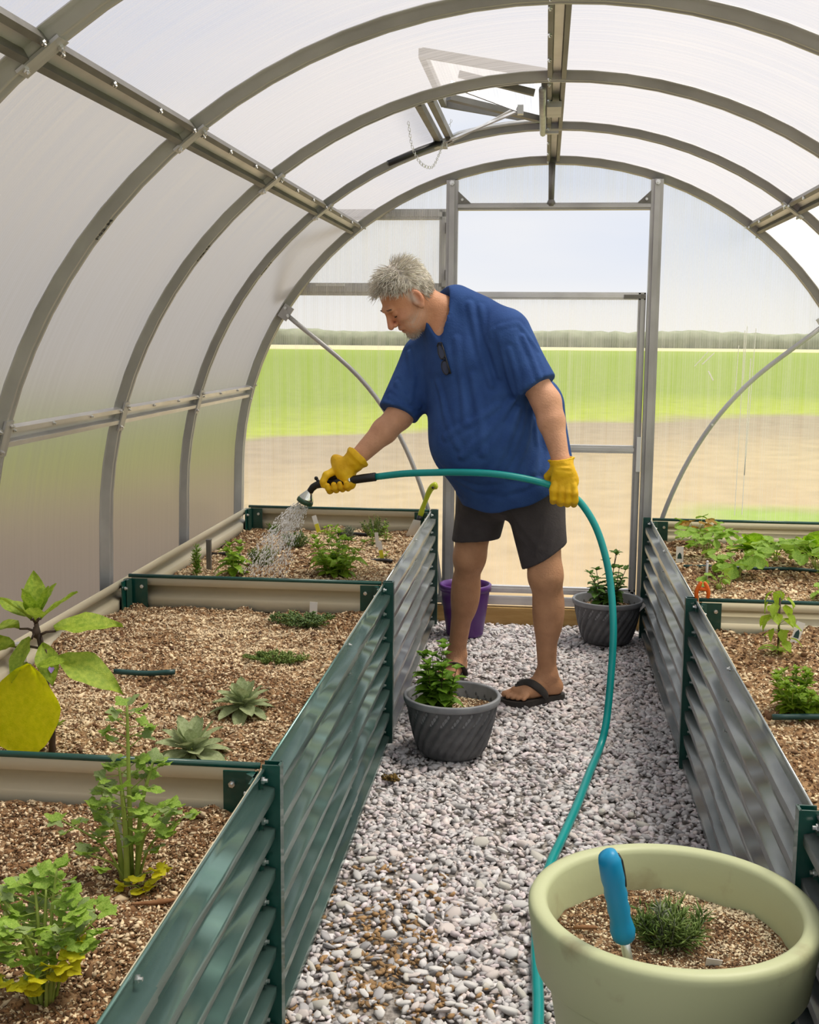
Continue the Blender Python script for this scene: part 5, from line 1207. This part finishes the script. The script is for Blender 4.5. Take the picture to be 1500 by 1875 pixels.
# --- celery and parsley: ribbed stalks with lobed leaflets
def lobed(name, mt, seed, lob=3):
    r_ = random.Random(seed); P = []; n = 19
    for i in range(n):
        a = -2.5 + 5.0 * i / (n - 1); rad = .5 * (.82 + .18 * cos(lob * a * 1.25)) * (1 + .06 * (1 if i % 2 else -1)); P.append((rad * sin(a), .42 + rad * cos(a), .06 * sin(3 * a + seed) + r_.uniform(-.02, .02)))
    V = [(0, 0, 0)] + P + [(0, .42, .05)]; F = [(i, i + 1, n + 1) for i in range(1, n)] + [(0, 1, n + 1), (n, 0, n + 1)]
    return fastmesh(name, V, F, True, mats=[mt])
CEL = [lobed('leaflet', MT['l_celery'], k) for k in range(3)]; CEY = lobed('leaflet', MT['l_yellow'], 7); CEG = [lobed('leaflet', leafm('pale_celery_leaf', (.25, .36, .12), (.38, .48, .2)), 4)]
def celery(name, label, x, y, stalks, lsz):
    z = sz(x, y); t = thing(name, label, 'vegetable plant', (x, y, z))
    for (az, hh, reach, yellow, dens, thick) in stalks:
        d = Vector((cos(az), sin(az), 0)); b0 = Vector((x, y, z - .008)) + d * U(.004, .016); tp = Vector((x, y, z)) + d * reach + Vector((0, 0, hh)); md = (b0 + tp) / 2 + Vector((0, 0, hh * .12)) - d * reach * .15
        path = bez([b0, md, tp], 6); st = stemtube(path, thick, thick * .45, MT['stem_green'], t, 'stalk', 6)
        pool = [CEY] if yellow else (CEL + CEG)
        for j in range(dens):
            f = .42 + .58 * (j + .5) / dens; p = path[int(f * (len(path) - 1))]
            for q in (-1, 1):
                a2 = az + q * U(.8, 1.7); ln = lsz * U(.5, 1.1) * (1.25 - f * .4); e = p + Vector((cos(a2), sin(a2), U(-.1, .6))) * ln
                bb = MB(); bb.tube([p, e], [.0011, .0008], 4); bb.build('leaf_stalk', MT['stem_green'], t)
                for w_ in range(3): put(random.choice(pool), e, a2 + (w_ - 1) * .9, U(-.2, .6), lsz * U(.6, 1.0), t, U(-.5, .5), 'leaflet')
        for w_ in range(3): put(random.choice(pool), path[-1], az + (w_ - 1) * 1.0, U(.0, .8), lsz * U(.8, 1.1), t, U(-.3, .3), 'leaflet')
    return t
celery('celery_plant', 'tall celery plant standing alone in the left foreground bed', -.698, 1.915,
       [(1.7, .315, .012, 0, 7, .0055), (.6, .21, .045, 0, 4, .006), (-.3, .15, .075, 0, 3, .005), (3.0, .16, .05, 0, 4, .006), (-1.6, .18, .03, 0, 4, .006), (3.3, .115, .115, 0, 2, .003), (.05, .125, .10, 0, 3, .003), (-2.4, .07, .075, 0, 1, .0026), (2.4, .20, .03, 0, 4, .005), (-.6, .04, .07, 1, 1, .002), (-.9, .012, .06, 1, 1, .002)], .031)
celery('parsley_plant', 'bushy parsley plant in the bottom left corner of the foreground bed', -.691, 1.53,
       [(2.2, .17, .03, 0, 5, .004), (1.0, .19, .03, 0, 5, .004), (-.2, .15, .06, 0, 5, .004), (3.1, .16, .06, 0, 5, .004), (-1.7, .14, .05, 0, 4, .004), (4.0, .13, .07, 0, 4, .004), (.5, .12, .085, 0, 3, .003), (2.7, .13, .085, 0, 4, .003), (-.9, .075, .05, 1, 2, .003), (-2.2, .055, .06, 1, 2, .003), (1.5, .16, .02, 0, 4, .004), (.1, .09, .05, 1, 2, .003), (3.6, .06, .09, 1, 1, .003)], .031)
# --- sage
SAG = [leafmesh('leaf', MT['l_sage'], 1, .50, .50, b_, .18, .01, n=9, seed=k, blunt=.6) for k, b_ in enumerate((.15, .35, .55))]
def sage(label, x, y, R_, n):
    z = sz(x, y); t = thing('sage_plant', label, 'herb', (x, y, z), 'sage rosettes'); bb = MB(); bb.tube([(x, y, z - .01), (x, y, z + .03)], [.008, .006], 6); bb.build('stem', MT['stem_green'], t)
    for k in range(n):
        f = k / n; az = k * 2.4; el = radians(8 + 70 * f); put(SAG[2 if f < .35 else 1 if f < .7 else 0], (x + .008 * cos(az), y + .008 * sin(az), z + .012 + .022 * f), az, el, R_ * (1.05 - .35 * f) * U(.85, 1.1), t, U(-.25, .25))
sage('broad-leaved sage rosette behind the front divider of the left bed', -.757, 2.485, .092, 26)
sage('smaller sage rosette further back in the middle left bed', -.730, 2.836, .082, 30)
# --- creeping thyme clumps
tiny_herb('thyme_plant', 'low creeping thyme clump behind the smaller sage', 'herb', -.756, 3.32, sz(-.756, 3.32), .105, .055, .035, 60, 26, .010, .006, MT['l_thyme2'], 11, .2, group='creeping thyme')
tiny_herb('thyme_plant', 'dark low thyme clump beside the white tag in the middle left bed', 'herb', -.765, 3.76, sz(-.765, 3.76), .125, .075, .045, 60, 24, .013, .008, MT['l_thyme'], 12, .2, group='creeping thyme')
# --- herbs in the far left bed
BAS = [leafmesh('leaf', MT['l_basil'], 1, .58, .42, b_, .22, .01, n=6, seed=k) for k, b_ in enumerate((.2, .45, .7))]
herb('basil_plant', 'large bright basil bush at the front of the far left bed', 'herb', -.795, 4.58, sz(-.795, 4.58), .175, 15, .125, BAS, .068, 5, MT['stem_green'], group='basil')
herb('basil_plant', 'small basil plant on the left of the watered bed', 'herb', -1.198, 4.57, sz(-1.198, 4.57), .14, 5, .045, BAS, .075, 4, MT['stem_green'], group='basil')
tiny_herb('rosemary_plant', 'single upright rosemary stem at the left of the far bed', 'herb', -1.345, 4.53, sz(-1.345, 4.53), .012, .012, .185, 3, 90, .026, .004, MT['l_straw'], 13, .9)
tiny_herb('dill_plant', 'feathery pale herb beside the small basil under the spray', 'herb', -1.11, 4.68, sz(-1.11, 4.68), .075, .06, .10, 34, 26, .018, .004, MT['l_thyme2'], 14, .5)
tiny_herb('thyme_plant', 'grey-green thyme mound in the middle of the water spray', 'herb', -1.07, 5.12, sz(-1.07, 5.12), .075, .06, .085, 50, 28, .012, .005, MT['l_thyme'], 15, .5)
tiny_herb('thyme_plant', 'airy twiggy thyme bush near the back end of the watered bed', 'herb', -.775, 5.50, sz(-.775, 5.50), .075, .06, .13, 60, 22, .010, .004, MT['l_thyme'], 16, .6)
tiny_herb('lavender_plant', 'small silvery lavender tuft behind the big basil', 'herb', -.865, 5.30, sz(-.865, 5.30), .030, .03, .085, 18, 24, .026, .004, MT['l_lav'], 17, .8, stem_mt=MT['l_lav'])
tiny_herb('tarragon_plant', 'dark spiky seedling left of the spray by the far corner', 'herb', -1.27, 5.56, sz(-1.27, 5.56), .03, .03, .07, 8, 20, .02, .006, MT['l_mint'], 18, .7)
herb('oregano_seedling', 'small leafy seedling right of the silvery lavender tuft', 'herb', -.735, 5.20, sz(-.735, 5.20), .085, 3, .02, [leafmesh('leaf', MT['l_mint'], 1, .4, .45, .3, .15, n=5)], .034, 4, MT['stem_green'])
herb('marjoram_seedling', 'small leafy seedling beside the white tag near the silver side panel', 'herb', -.69, 5.27, sz(-.69, 5.27), .09, 3, .02, [leafmesh('leaf', MT['l_straw'], 1, .35, .45, .3, .15, n=5)], .034, 4, MT['stem_green'])
herb('lettuce_seedling', 'yellow-green seedling by the yellow tag at the back of the watered bed', 'seedling', -1.0, 5.55, sz(-1.0, 5.55), .05, 3, .03, [leafmesh('leaf', MT['l_lettuce'], 1, .55, .5, .4, .15, n=5)], .045, 2, MT['stem_green'])
herb('chard_seedling', 'tiny yellow and violet seedling near the right end of the drip line', 'seedling', -.655, 4.98, sz(-.655, 4.98), .03, 2, .02, [leafmesh('leaf', MT['l_bean'], 1, .6, .5, .4, .15, n=4)], .03, 2, MT['stem_green'])
# --- strawberries: three toothed leaflets on each stalk
STL = [leafmesh('leaflet', MT['l_straw'], 1, .72, .55, .2, .18, .015, .07, n=8, seed=k, tip=1.6) for k in range(3)]; STR = leafmesh('leaflet', MT['l_red'], 1, .72, .55, .2, .18, .015, .07, n=8, tip=1.6)
def strawberry(label, x, y, n, R_, h, red=0.0, s=.05):
    z = sz(x, y); t = thing('strawberry_plant', label, 'strawberry plant', (x, y, z), 'strawberries in the far right bed')
    bb = MB(); bb.ball((x, y, z + .006), (.012, .012, .014)); bb.build('crown', MT['stem_green'], t)
    for k in range(n):
        a = k * 2.4 + U(-.3, .3); rr_ = R_ * sqrt((k + .6) / n); hh = h * U(.45, 1.15); tp = Vector((x + rr_ * cos(a), y + rr_ * sin(a), z + hh)); stemtube(bez([(x, y, z), (x + rr_ * .4 * cos(a), y + rr_ * .4 * sin(a), z + hh * .7), tp], 3), .0016, .0011, MT['stem_green'], t, 'petiole', 5)
        me = STR if U(0, 1) < red else random.choice(STL)
        for w_ in (-1, 0, 1): put(me, tp, a + w_ * 1.25, U(-.7, .6), s * U(.7, 1.05), t, U(-.5, .5), 'leaflet')
strawberry('strawberry plant with reddening leaves in the corner nearest the door post', .69, 5.42, 14, .085, .115, .55, .055)
strawberry('full green strawberry plant beside the little white tag', .70, 5.10, 15, .115, .11, 0, .068)
strawberry('strawberry plant just behind the drip line, with drooping leaves', .775, 4.76, 11, .10, .10, 0, .066)
strawberry('strawberry plant in front of the first lettuce', .965, 5.02, 10, .09, .08, 0, .06)
strawberry('large strawberry plant at the right edge behind the drip line', 1.10, 4.86, 15, .13, .10, 0, .07)
strawberry('strawberry plant at the right edge in front of the drip line', 1.08, 4.45, 6, .07, .06, 0, .06)
strawberry('small drooping strawberry seedling behind the orange clip', .665, 4.50, 5, .05, .07, 0, .045)
LET = [leafmesh('leaf', MT['l_lettuce'], 1, .95, .62, b_, .10, .035, .05, n=10, seed=k, cols=3, tip=2.2) for k, b_ in enumerate((.1, .3, .5))]
def lettuce(label, x, y, s, n=16):
    z = sz(x, y); t = thing('lettuce', label, 'lettuce', (x, y, z), 'lettuces in the far right bed'); bb = MB(); bb.ball((x, y, z + .01), (.015, .015, .02)); bb.build('heart', MT['l_lettuce'], t)
    for k in range(n): f = k / n; az = k * 2.4; put(LET[2 if f < .3 else 1 if f < .65 else 0], (x, y, z + .004), az, radians(22 + 56 * f), s * (1 - .25 * f) * U(.9, 1.1), t, U(-.2, .2))
lettuce('bright green lettuce by the cream end panel, left of two', .925, 5.32, .12); lettuce('bright green lettuce at the right edge of the photograph, right of two', 1.20, 5.34, .13)
# --- bean on a stake, oregano
BEA = [leafmesh('leaf', MT['l_bean'], 1, .72, .35, b_, .15, n=6, seed=k) for k, b_ in enumerate((.3, .7))]
bx_, by_ = .693, 3.525; bz_ = sz(bx_, by_); bn = thing('bean_plant', 'young climbing bean with yellow-green leaves on a thin stake', 'vegetable plant', (bx_, by_, bz_))
stemtube([(bx_ + .006, by_, bz_ - .02), (bx_ + .004, by_, bz_ + .17)], .003, .003, MT['stem_purple'], bn, 'stake')
bp_ = bez([(bx_, by_, bz_ - .01), (bx_ + .010, by_ - .006, bz_ + .06), (bx_ - .004, by_, bz_ + .12), (bx_ + .008, by_, bz_ + .18)], 4); stemtube(bp_, .002, .0013, MT['stem_green'], bn)
for k in range(20):
    p = bp_[3 + k % (len(bp_) - 3)]; a = k * 2.4; e = p + Vector((cos(a), sin(a), .2)) * U(.012, .04); stemtube([p, e], .001, .0008, MT['stem_green'], bn, 'petiole', 4); put(random.choice(BEA), e, a, U(-1.1, .1), U(.032, .055), bn, U(-.3, .3))
for k in range(7): put(BEA[0], (bx_ + U(-.03, .03), by_ + U(-.03, .03), bz_ + .012), k * .9, U(.0, .5), .04, bn)
ORE = [leafmesh('leaf', MT['l_oreg'], 1, .66, .42, b_, .18, n=5, seed=k) for k, b_ in enumerate((.2, .5))]
herb('oregano_plant', 'dense round oregano bush by the drip line in the right bed', 'herb', .660, 3.03, sz(.660, 3.03), .10, 34, .085, ORE, .042, 5, MT['stem_green'])

# --- pots
def ribbed_pot(label, x, y, ro, h, rim, group):
    t = thing('flower_pot', label, 'flower pot', (x, y, 0), group); rb = ro * .66
    prof = [(rb * .2, .002), (rb * .9, .002), (rb, .012)] + [(rb + (ro * .955 - rb) * f ** .62, .012 + (h - .035) * f) for f in np.linspace(.06, 1, 14)] + [(ro * .955, h - .02)]
    mod = lambda r_, z_, a, i: r_ * (1 - (.075 * math.exp(-(sin(12 * (a - .95 * (z_ / h))) / .42) ** 2) if 2 < i < len(prof) - 2 else 0))
    bb = MB(); bb.lathe(prof, (x, y, .005), 240, mod=mod); bb.build('body', MT['potgrey'], t)
    bb = MB(); bb.lathe([(ro * .93, h - .022), (ro * .985, h - .022), (ro, h - .015), (ro * 1.0, h - .003), (ro * .99, h), (ro * .935, h), (ro * .925, h - .006), (ro * .90, h - .05), (ro * .86, h - .075)], (x, y, .005), 64); bb.build('rim', MT['potrim'], t)
    return t
def pot_soil(label, x, y, z, R_, seed, n=2600, gs_=.0026):
    r_ = np.random.default_rng(seed); rad = np.linspace(0, R_, 26); V = [(x, y, z + .004)]; F = []; m_ = 64
    for i in range(1, 26):
        for k in range(m_): a = 2 * pi * k / m_; V.append((x + rad[i] * cos(a), y + rad[i] * sin(a), 0))
    V = np.array(V, float); V[:, 2] = z + .007 * vnoise(V, 30, seed, 3) + r_.normal(0, .0015, len(V))
    T_ = [(0, 1 + k, 1 + (k + 1) % m_) for k in range(m_)]; T_ = [(a, b_, c, c) for a, b_, c in T_]
    F = [(1 + (i - 1) * m_ + k, 1 + i * m_ + k, 1 + i * m_ + (k + 1) % m_, 1 + (i - 1) * m_ + (k + 1) % m_) for i in range(1, 25) for k in range(m_)]
    me = bpy.data.meshes.new('pot_soil'); me.from_pydata(V.tolist(), [], F + [t_[:3] for t_ in T_]); me.materials.append(MT['soil'])
    o = obj('pot_soil', me); tag(o, label, 'soil', kind='stuff')
    a = r_.uniform(0, 2 * pi, n); q = np.sqrt(r_.uniform(0, 1, n)) * R_ * .98; p = np.stack([x + q * np.cos(a), y + q * np.sin(a), np.zeros(n)], 1); p[:, 2] = z + .007 * vnoise(p, 30, seed, 3) + .001
    s_ = np.clip(r_.lognormal(math.log(gs_), .4, n), .001, .007); isp = r_.uniform(0, 1, n) < np.clip(.42 + .5 * vnoise(p, 25, seed + 9, 2), .08, .9)
    c_ = np.where(isp[:, None], np.array([.78, .66, .45]) * r_.uniform(.6, 1.2, (n, 1)), np.array([.15, .08, .035]) * r_.uniform(.5, 1.6, (n, 1)))
    V, F, C = scatter([OCT_V], OCT_F, p, np.stack([s_ * 1.5, s_, s_ * .6], 1), rotmats(n, r_, tilt=.5), c_)
    g_ = obj('grit', fastmesh('grit', V, F, False, C, [MT['grit']]), o); g_['kind'] = 'stuff'
def label_tag(x, y, z, h, wd, lean, label, yellow=False, mark=False, rz=0.0):
    t = thing('plant_tag', label, 'plant tag', (x, y, z), 'plant tags'); R = Matrix.Rotation(rz, 3, 'Z') @ Matrix.Rotation(lean[1], 3, 'Y') @ Matrix.Rotation(lean[0], 3, 'X'); o0 = Vector((x, y, z - .015))
    pts = [(-wd / 2, 0, .012), (0, 0, 0), (wd / 2, 0, .012), (wd / 2, 0, h), (-wd / 2, 0, h)]
    bb = MB(); bb.poly([o0 + R @ Vector(p) for p in pts], .0012, R @ Vector((0, -1, 0))); bb.build('card', MT['white'], t)
    if yellow:
        bb = MB(); bb.poly([o0 + R @ Vector(p) for p in ((-wd * .46, -.0013, .018), (wd * .46, -.0013, .018), (wd * .46, -.0013, h * .62), (-wd * .46, -.0013, h * .62))], .0004, R @ Vector((0, -1, 0))); bb.build('print', MT['yellow'], t)
    if mark:
        bb = MB(); bb.poly([o0 + R @ Vector(p) for p in ((-wd * .32, -.0013, h * .40), (wd * .32, -.0013, h * .40), (wd * .22, -.0013, h * .62), (0, -.0013, h * .72), (-wd * .25, -.0013, h * .6))], .0004, R @ Vector((0, -1, 0))); bb.build('print', MT['drip'], t)
MIN = [leafmesh('leaf', MT['l_mint'], 1, .80, .42, b_, .2, .01, .05, n=7, seed=k) for k, b_ in enumerate((.25, .5))]; MID = [leafmesh('leaf', MT['l_mint_d'], 1, .74, .42, b_, .2, .01, .05, n=7, seed=k) for k, b_ in enumerate((.25, .5))]
px1, py1 = -.283, 3.885
ribbed_pot('grey spiral-ribbed pot with mint standing on the gravel in front of the man', px1, py1, .163, .205, 0, 'grey spiral-ribbed pots'); pot_soil('soil in the grey pot in front of the man', px1, py1, .160, .143, 51)
herb('mint_plant', 'bright leafy mint growing in the grey pot in front of the man', 'herb', px1 - .045, py1 - .01, .162, .215, 10, .075, MIN, .068, 7, MT['stem_purple'])
label_tag(px1 - .01, py1 - .125, .165, .045, .013, (.5, -.45), 'small blank cream tag at the front of the mint pot')
px2, py2 = .312, 5.46
ribbed_pot('grey spiral-ribbed pot against the timber sill near the door', px2, py2, .162, .205, 0, 'grey spiral-ribbed pots'); pot_soil('soil in the grey pot near the door', px2, py2, .165, .145, 52, 1500)
herb('mint_plant', 'darker tall mint growing in the grey pot near the door', 'herb', px2 - .0, py2, .165, .245, 8, .115, MID, .066, 7, MT['stem_purple'], r0=.003)
label_tag(px2 + .115, py2 - .05, .165, .07, .018, (.1, .75), 'pale leaning tag in the grey pot near the door')
pp_ = thing('flower_pot', 'tall purple plastic pot behind the man\'s leg', 'flower pot', (-.345, 5.52, 0)); bb = MB(); bb.lathe([(.02, .004), (.082, .004), (.086, .01), (.112, .20), (.114, .225)], (-.345, 5.50, .004), 56); bb.build('body', MT['purple'], pp_)
bb = MB(); bb.lathe([(.113, .215), (.121, .217), (.122, .243), (.118, .247), (.111, .247), (.108, .22), (.100, .16)], (-.345, 5.50, .004), 56); bb.build('rim', MT['purple'], pp_)
pot_soil('soil in the purple pot', -.345, 5.50, .205, .105, 53, 500)
herb('pepper_seedling', 'small seedling in the purple pot behind the man\'s leg', 'seedling', -.335, 5.50, .205, .06, 2, .02, BEA, .035, 2, MT['stem_green'])
# big sage-green planter
gx, gy = .237, 1.955
gpn = thing('planter', 'large sage-green planter with a thick rim in the right foreground', 'planter', (gx, gy, 0))
bb = MB(); bb.lathe([(.02, .004), (.150, .004), (.157, .012), (.205, .30), (.213, .318), (.214, .33)], (gx, gy, .004), 96); bb.build('body', MT['planter'], gpn)
bb = MB(); bb.lathe([(.212, .322), (.224, .326), (.229, .332), (.243, .430), (.2435, .440), (.240, .447), (.232, .450), (.219, .449), (.213, .445), (.2105, .438), (.206, .40), (.195, .30)], (gx, gy, .004), 96); bb.build('rim', MT['planter'], gpn)
pot_soil('soil in the large sage-green planter', gx, gy, .372, .202, 54, 11000, .0018)
tiny_herb('lavender_plant', 'small grey-green lavender in the large planter', 'herb', gx - .005, gy + .0, .375, .066, .05, .088, 46, 26, .030, .0036, MT['l_thyme2'], 55, .8, stem_mt=MT['l_lav'])
tiny_herb('lavender_shoot', 'silvery young shoot in the middle of the planter lavender', 'herb', gx - .022, gy - .012, .378, .014, .014, .08, 7, 40, .024, .0035, MT['l_lav'], 56, .8, stem_mt=MT['l_lav'])
label_tag(gx + .06, gy - .058, .372, .034, .026, (.25, .1), 'white tag at the front of the large planter')
bb = MB(); bb.tube([(gx - .165, gy + .030, .380), (gx - .145, gy + .03, .382), (gx - .125, gy + .035, .380)], [.003, .0045, .003], 6); o = bb.build('bark_chip', MT['bark']); tag(o, 'small bark chip on the planter soil', 'bark chip')
# trowel standing in the planter
tw = thing('trowel', 'garden trowel with blue rubber handle stuck upright in the planter', 'trowel', (.166, 1.872, .36))
a0 = Vector((.168, 1.868, .345)); a1 = Vector((.116, 1.80, .603)); dr_ = (a1 - a0)
hp_ = [a0 + dr_ * f for f in (.36, .38, .43, .48, .53, .59, .645, .70, .755, .81, .88, .94, .985, 1.0)]; hp_[-1] += Vector((-.004, 0, -.001)); hp_[-2] += Vector((-.002, 0, 0))
bb = MB(); bb.tube(hp_, [.0140, .0185, .0205, .0185, .0165, .0185, .0168, .0188, .0170, .0190, .0185, .0180, .0150, .007], 16); bb.build('grip', MT['blue_handle'], tw)
bb = MB(); bb.tube([h_ + Vector((.0165, .003, 0)) for h_ in hp_[8:13]], [.0035, .0045, .0048, .0045, .003], 8); bb.build('grip_insert', MT['black'], tw)
bb = MB(); bb.tube([a0 - dr_ * .08, a0 + dr_ * .10, a0 + dr_ * .37], [.0085, .0085, .008], 12); bb.build('shank', MT['steel'], tw)
bb = MB(); W_ = [(-.03, -.01), (-.038, -.04), (-.03, -.09), (0, -.12), (.03, -.09), (.038, -.04), (.03, -.01)]; bb.poly([a0 + Vector((x_, .002, z_ + .01)) for x_, z_ in W_], .003, (0, -1, 0)); bb.build('blade', MT['steel'], tw)
# lime-handled hand tool hooked over the far corner of the watered bed
lt = thing('hand_trowel', 'hand trowel with curved lime-green handle in the far corner of the watered bed', 'trowel', (-.56, 5.60, .46))
lp = bez([(-.572, 5.60, .545), (-.560, 5.60, .585), (-.545, 5.60, .625), (-.532, 5.60, .660), (-.515, 5.60, .688), (-.490, 5.60, .698)], 4)
bb = MB(); bb.tube(lp, [.012, .013, .014, .013, .012, .0115, .011, .011, .0115, .012, .0125, .013, .0135, .014, .0145, .015, .016, .017, .018, .0185, .010], 12); bb.build('handle', MT['lime'], lt)
bb = MB(); bb.tube([(-.514, 5.583, .684), (-.506, 5.583, .690)], .0055, 8); bb.build('hang_hole', MT['black'], lt)
bb = MB(); bb.tube([(-.572, 5.60, .548), (-.582, 5.59, .515)], [.014, .010], 10); bb.build('ferrule', MT['black'], lt)
bb = MB(); bb.poly([(-.60, 5.575, .535), (-.565, 5.575, .53), (-.57, 5.57, .46), (-.60, 5.57, .41), (-.635, 5.57, .46)], .003, (0, -1, 0)); bb.build('blade', MT['steel'], lt)
# --- tags, drip lines, stakes, clip
label_tag(-.759, 3.90, sz(-.759, 3.9), .075, .026, (.0, .05), 'white tag behind the dark thyme clump')
label_tag(-1.05, 5.60, sz(-1.05, 5.60), .11, .022, (-.2, -.35), 'leaning white and yellow tag at the back of the watered bed', True)
label_tag(-.650, 4.88, sz(-.65, 4.88), .10, .018, (-.1, -.2), 'white and yellow tag right of the drip line in the watered bed', True)
label_tag(-.71, 5.15, sz(-.71, 5.15), .08, .016, (0, -.1), 'small white tag between the seedlings behind the drip line')
label_tag(.573, 4.99, sz(.573, 4.99), .085, .030, (0, .0), 'white tag with a green mark in the far right bed', mark=True)
label_tag(.775, 3.70, sz(.775, 3.7), .085, .026, (-.1, .3), 'white tag leaning beside the staked bean', mark=True)
label_tag(-.715, 1.935, sz(-.715, 1.935), .12, .010, (-.1, -.12), 'thin white tag in the celery')
def drip(label, pts, mt, r_=.0075):
    bb = MB(); bb.tube(bez(pts, 4), r_, 10); o = bb.build('drip_tube', MT[mt]); tag(o, label, 'drip tube')
drip('short dark green tube lying on bare soil in the middle left bed', [(-1.156, 3.09, max(sz(-1.156, 3.09), sz(-.99, 3.107)) + .016), (-1.07, 3.10, sz(-1.07, 3.1) + .018), (-.99, 3.107, max(sz(-1.156, 3.09), sz(-.99, 3.107)) + .016)], 'drip')
drip('black drip tube across the watered bed right of the basil', [(-.70, 4.86, .468), (-.655, 4.87, .470), (-.61, 4.87, .466)], 'driver_black'); drip('black drip tube left of the large basil bush', [(-1.04, 4.85, .462), (-.99, 4.85, .468), (-.93, 4.85, .464)], 'driver_black')
drip('black drip tube behind the small basil at the left of the watered bed', [(-1.40, 4.93, .462), (-1.33, 4.92, .468), (-1.27, 4.92, .462)], 'driver_black')
drip('black drip tube at the back of the watered bed by the airy thyme', [(-.95, 5.50, .468), (-.88, 5.50, .472), (-.80, 5.50, .468)], 'driver_black')
drip('long dark green drip tube through the strawberries', [(.578, 4.885, .478), (.70, 4.872, .482), (.85, 4.87, .48), (1.0, 4.862, .484), (1.12, 4.855, .478)], 'drip', .0065)
drip('dark green drip tube in front of the oregano bush', [(.578, 2.94, .473), (.70, 2.95, .476), (.85, 2.95, .473)], 'drip')
st = thing('stake', 'square grey stake at the left edge behind the aubergine', 'stake', (-1.405, 3.05, .45)); bb = MB(); bb.box((-1.405, 3.05, .50), (.024, .024, .11)); bb.build('post', MT['alu'], st); bb = MB(); bb.box((-1.405, 3.05, .5565), (.027, .027, .005)); bb.build('cap', MT['alu_bright'], st)
st = thing('stake', 'dark stake behind the rosemary stem', 'stake', (-1.33, 4.66, .45)); bb = MB(); bb.box((-1.332, 4.66, .51), (.018, .018, .12)); bb.build('post', MT['alu_dark'], st); bb = MB(); bb.box((-1.332, 4.66, .572), (.020, .020, .004)); bb.build('cap', MT['alu_dark'], st)
st = thing('stake', 'thin grey stake standing behind the orange clip', 'stake', (.625, 4.55, .45)); bb = MB(); bb.tube([(.625, 4.55, .44), (.626, 4.55, .56)], .005, 8); bb.build('post', MT['alu'], st); bb = MB(); bb.ball((.626, 4.55, .56), .006); bb.build('cap', MT['alu_bright'], st)
cl = thing('clip', 'orange spring clip on the green post of the right bed', 'clip', (.515, 3.87, .56))
for s in (-1, 1):
    bb = MB(); bb.tube(bez([(.520 + .014 * s, 3.865, .545), (.520 + .019 * s, 3.862, .585), (.520 + .010 * s, 3.86, .612), (.520 + .004 * s, 3.86, .622)], 4), [.004 + .003 * sin(pi * i / 12) for i in range(13)], 8); bb.build('arm', MT['orange'], cl)
bb = MB(); bb.tube([(.508, 3.86, .598), (.532, 3.86, .598)], .006, 8); bb.build('spring', MT['orange'], cl)
bb = MB(); bb.tube(bez([(-.655, 1.80, sz(-.655, 1.8) + .006), (-.625, 1.835, sz(-.625, 1.835) + .008), (-.59, 1.86, sz(-.59, 1.86) + .012)], 4), [.002, .003, .0035, .004, .0045, .005, .004, .003, .002], 6); o = bb.build('twig', MT['bark']); tag(o, 'reddish dry twig on the soil in front of the celery', 'twig')
for k, (x_, y_, lab) in enumerate(((-.45, 3.60, 'small scrap of moss on the gravel by the left bed post'),)):
    n = 60; p = np.stack([x_ + rng.normal(0, .014, n), y_ + rng.normal(0, .010, n), .008 + rng.uniform(0, .014, n)], 1); V, F, C = scatter([OCT_V], OCT_F, p, rng.uniform(.004, .009, (n, 3)), rotmats(n), np.array([.16, .10, .02]) * rng.uniform(.5, 1.4, (n, 1)))
    o = obj('moss', fastmesh('moss', V, F, False, C, [MT['grit']])); tag(o, lab, 'moss', kind='stuff')
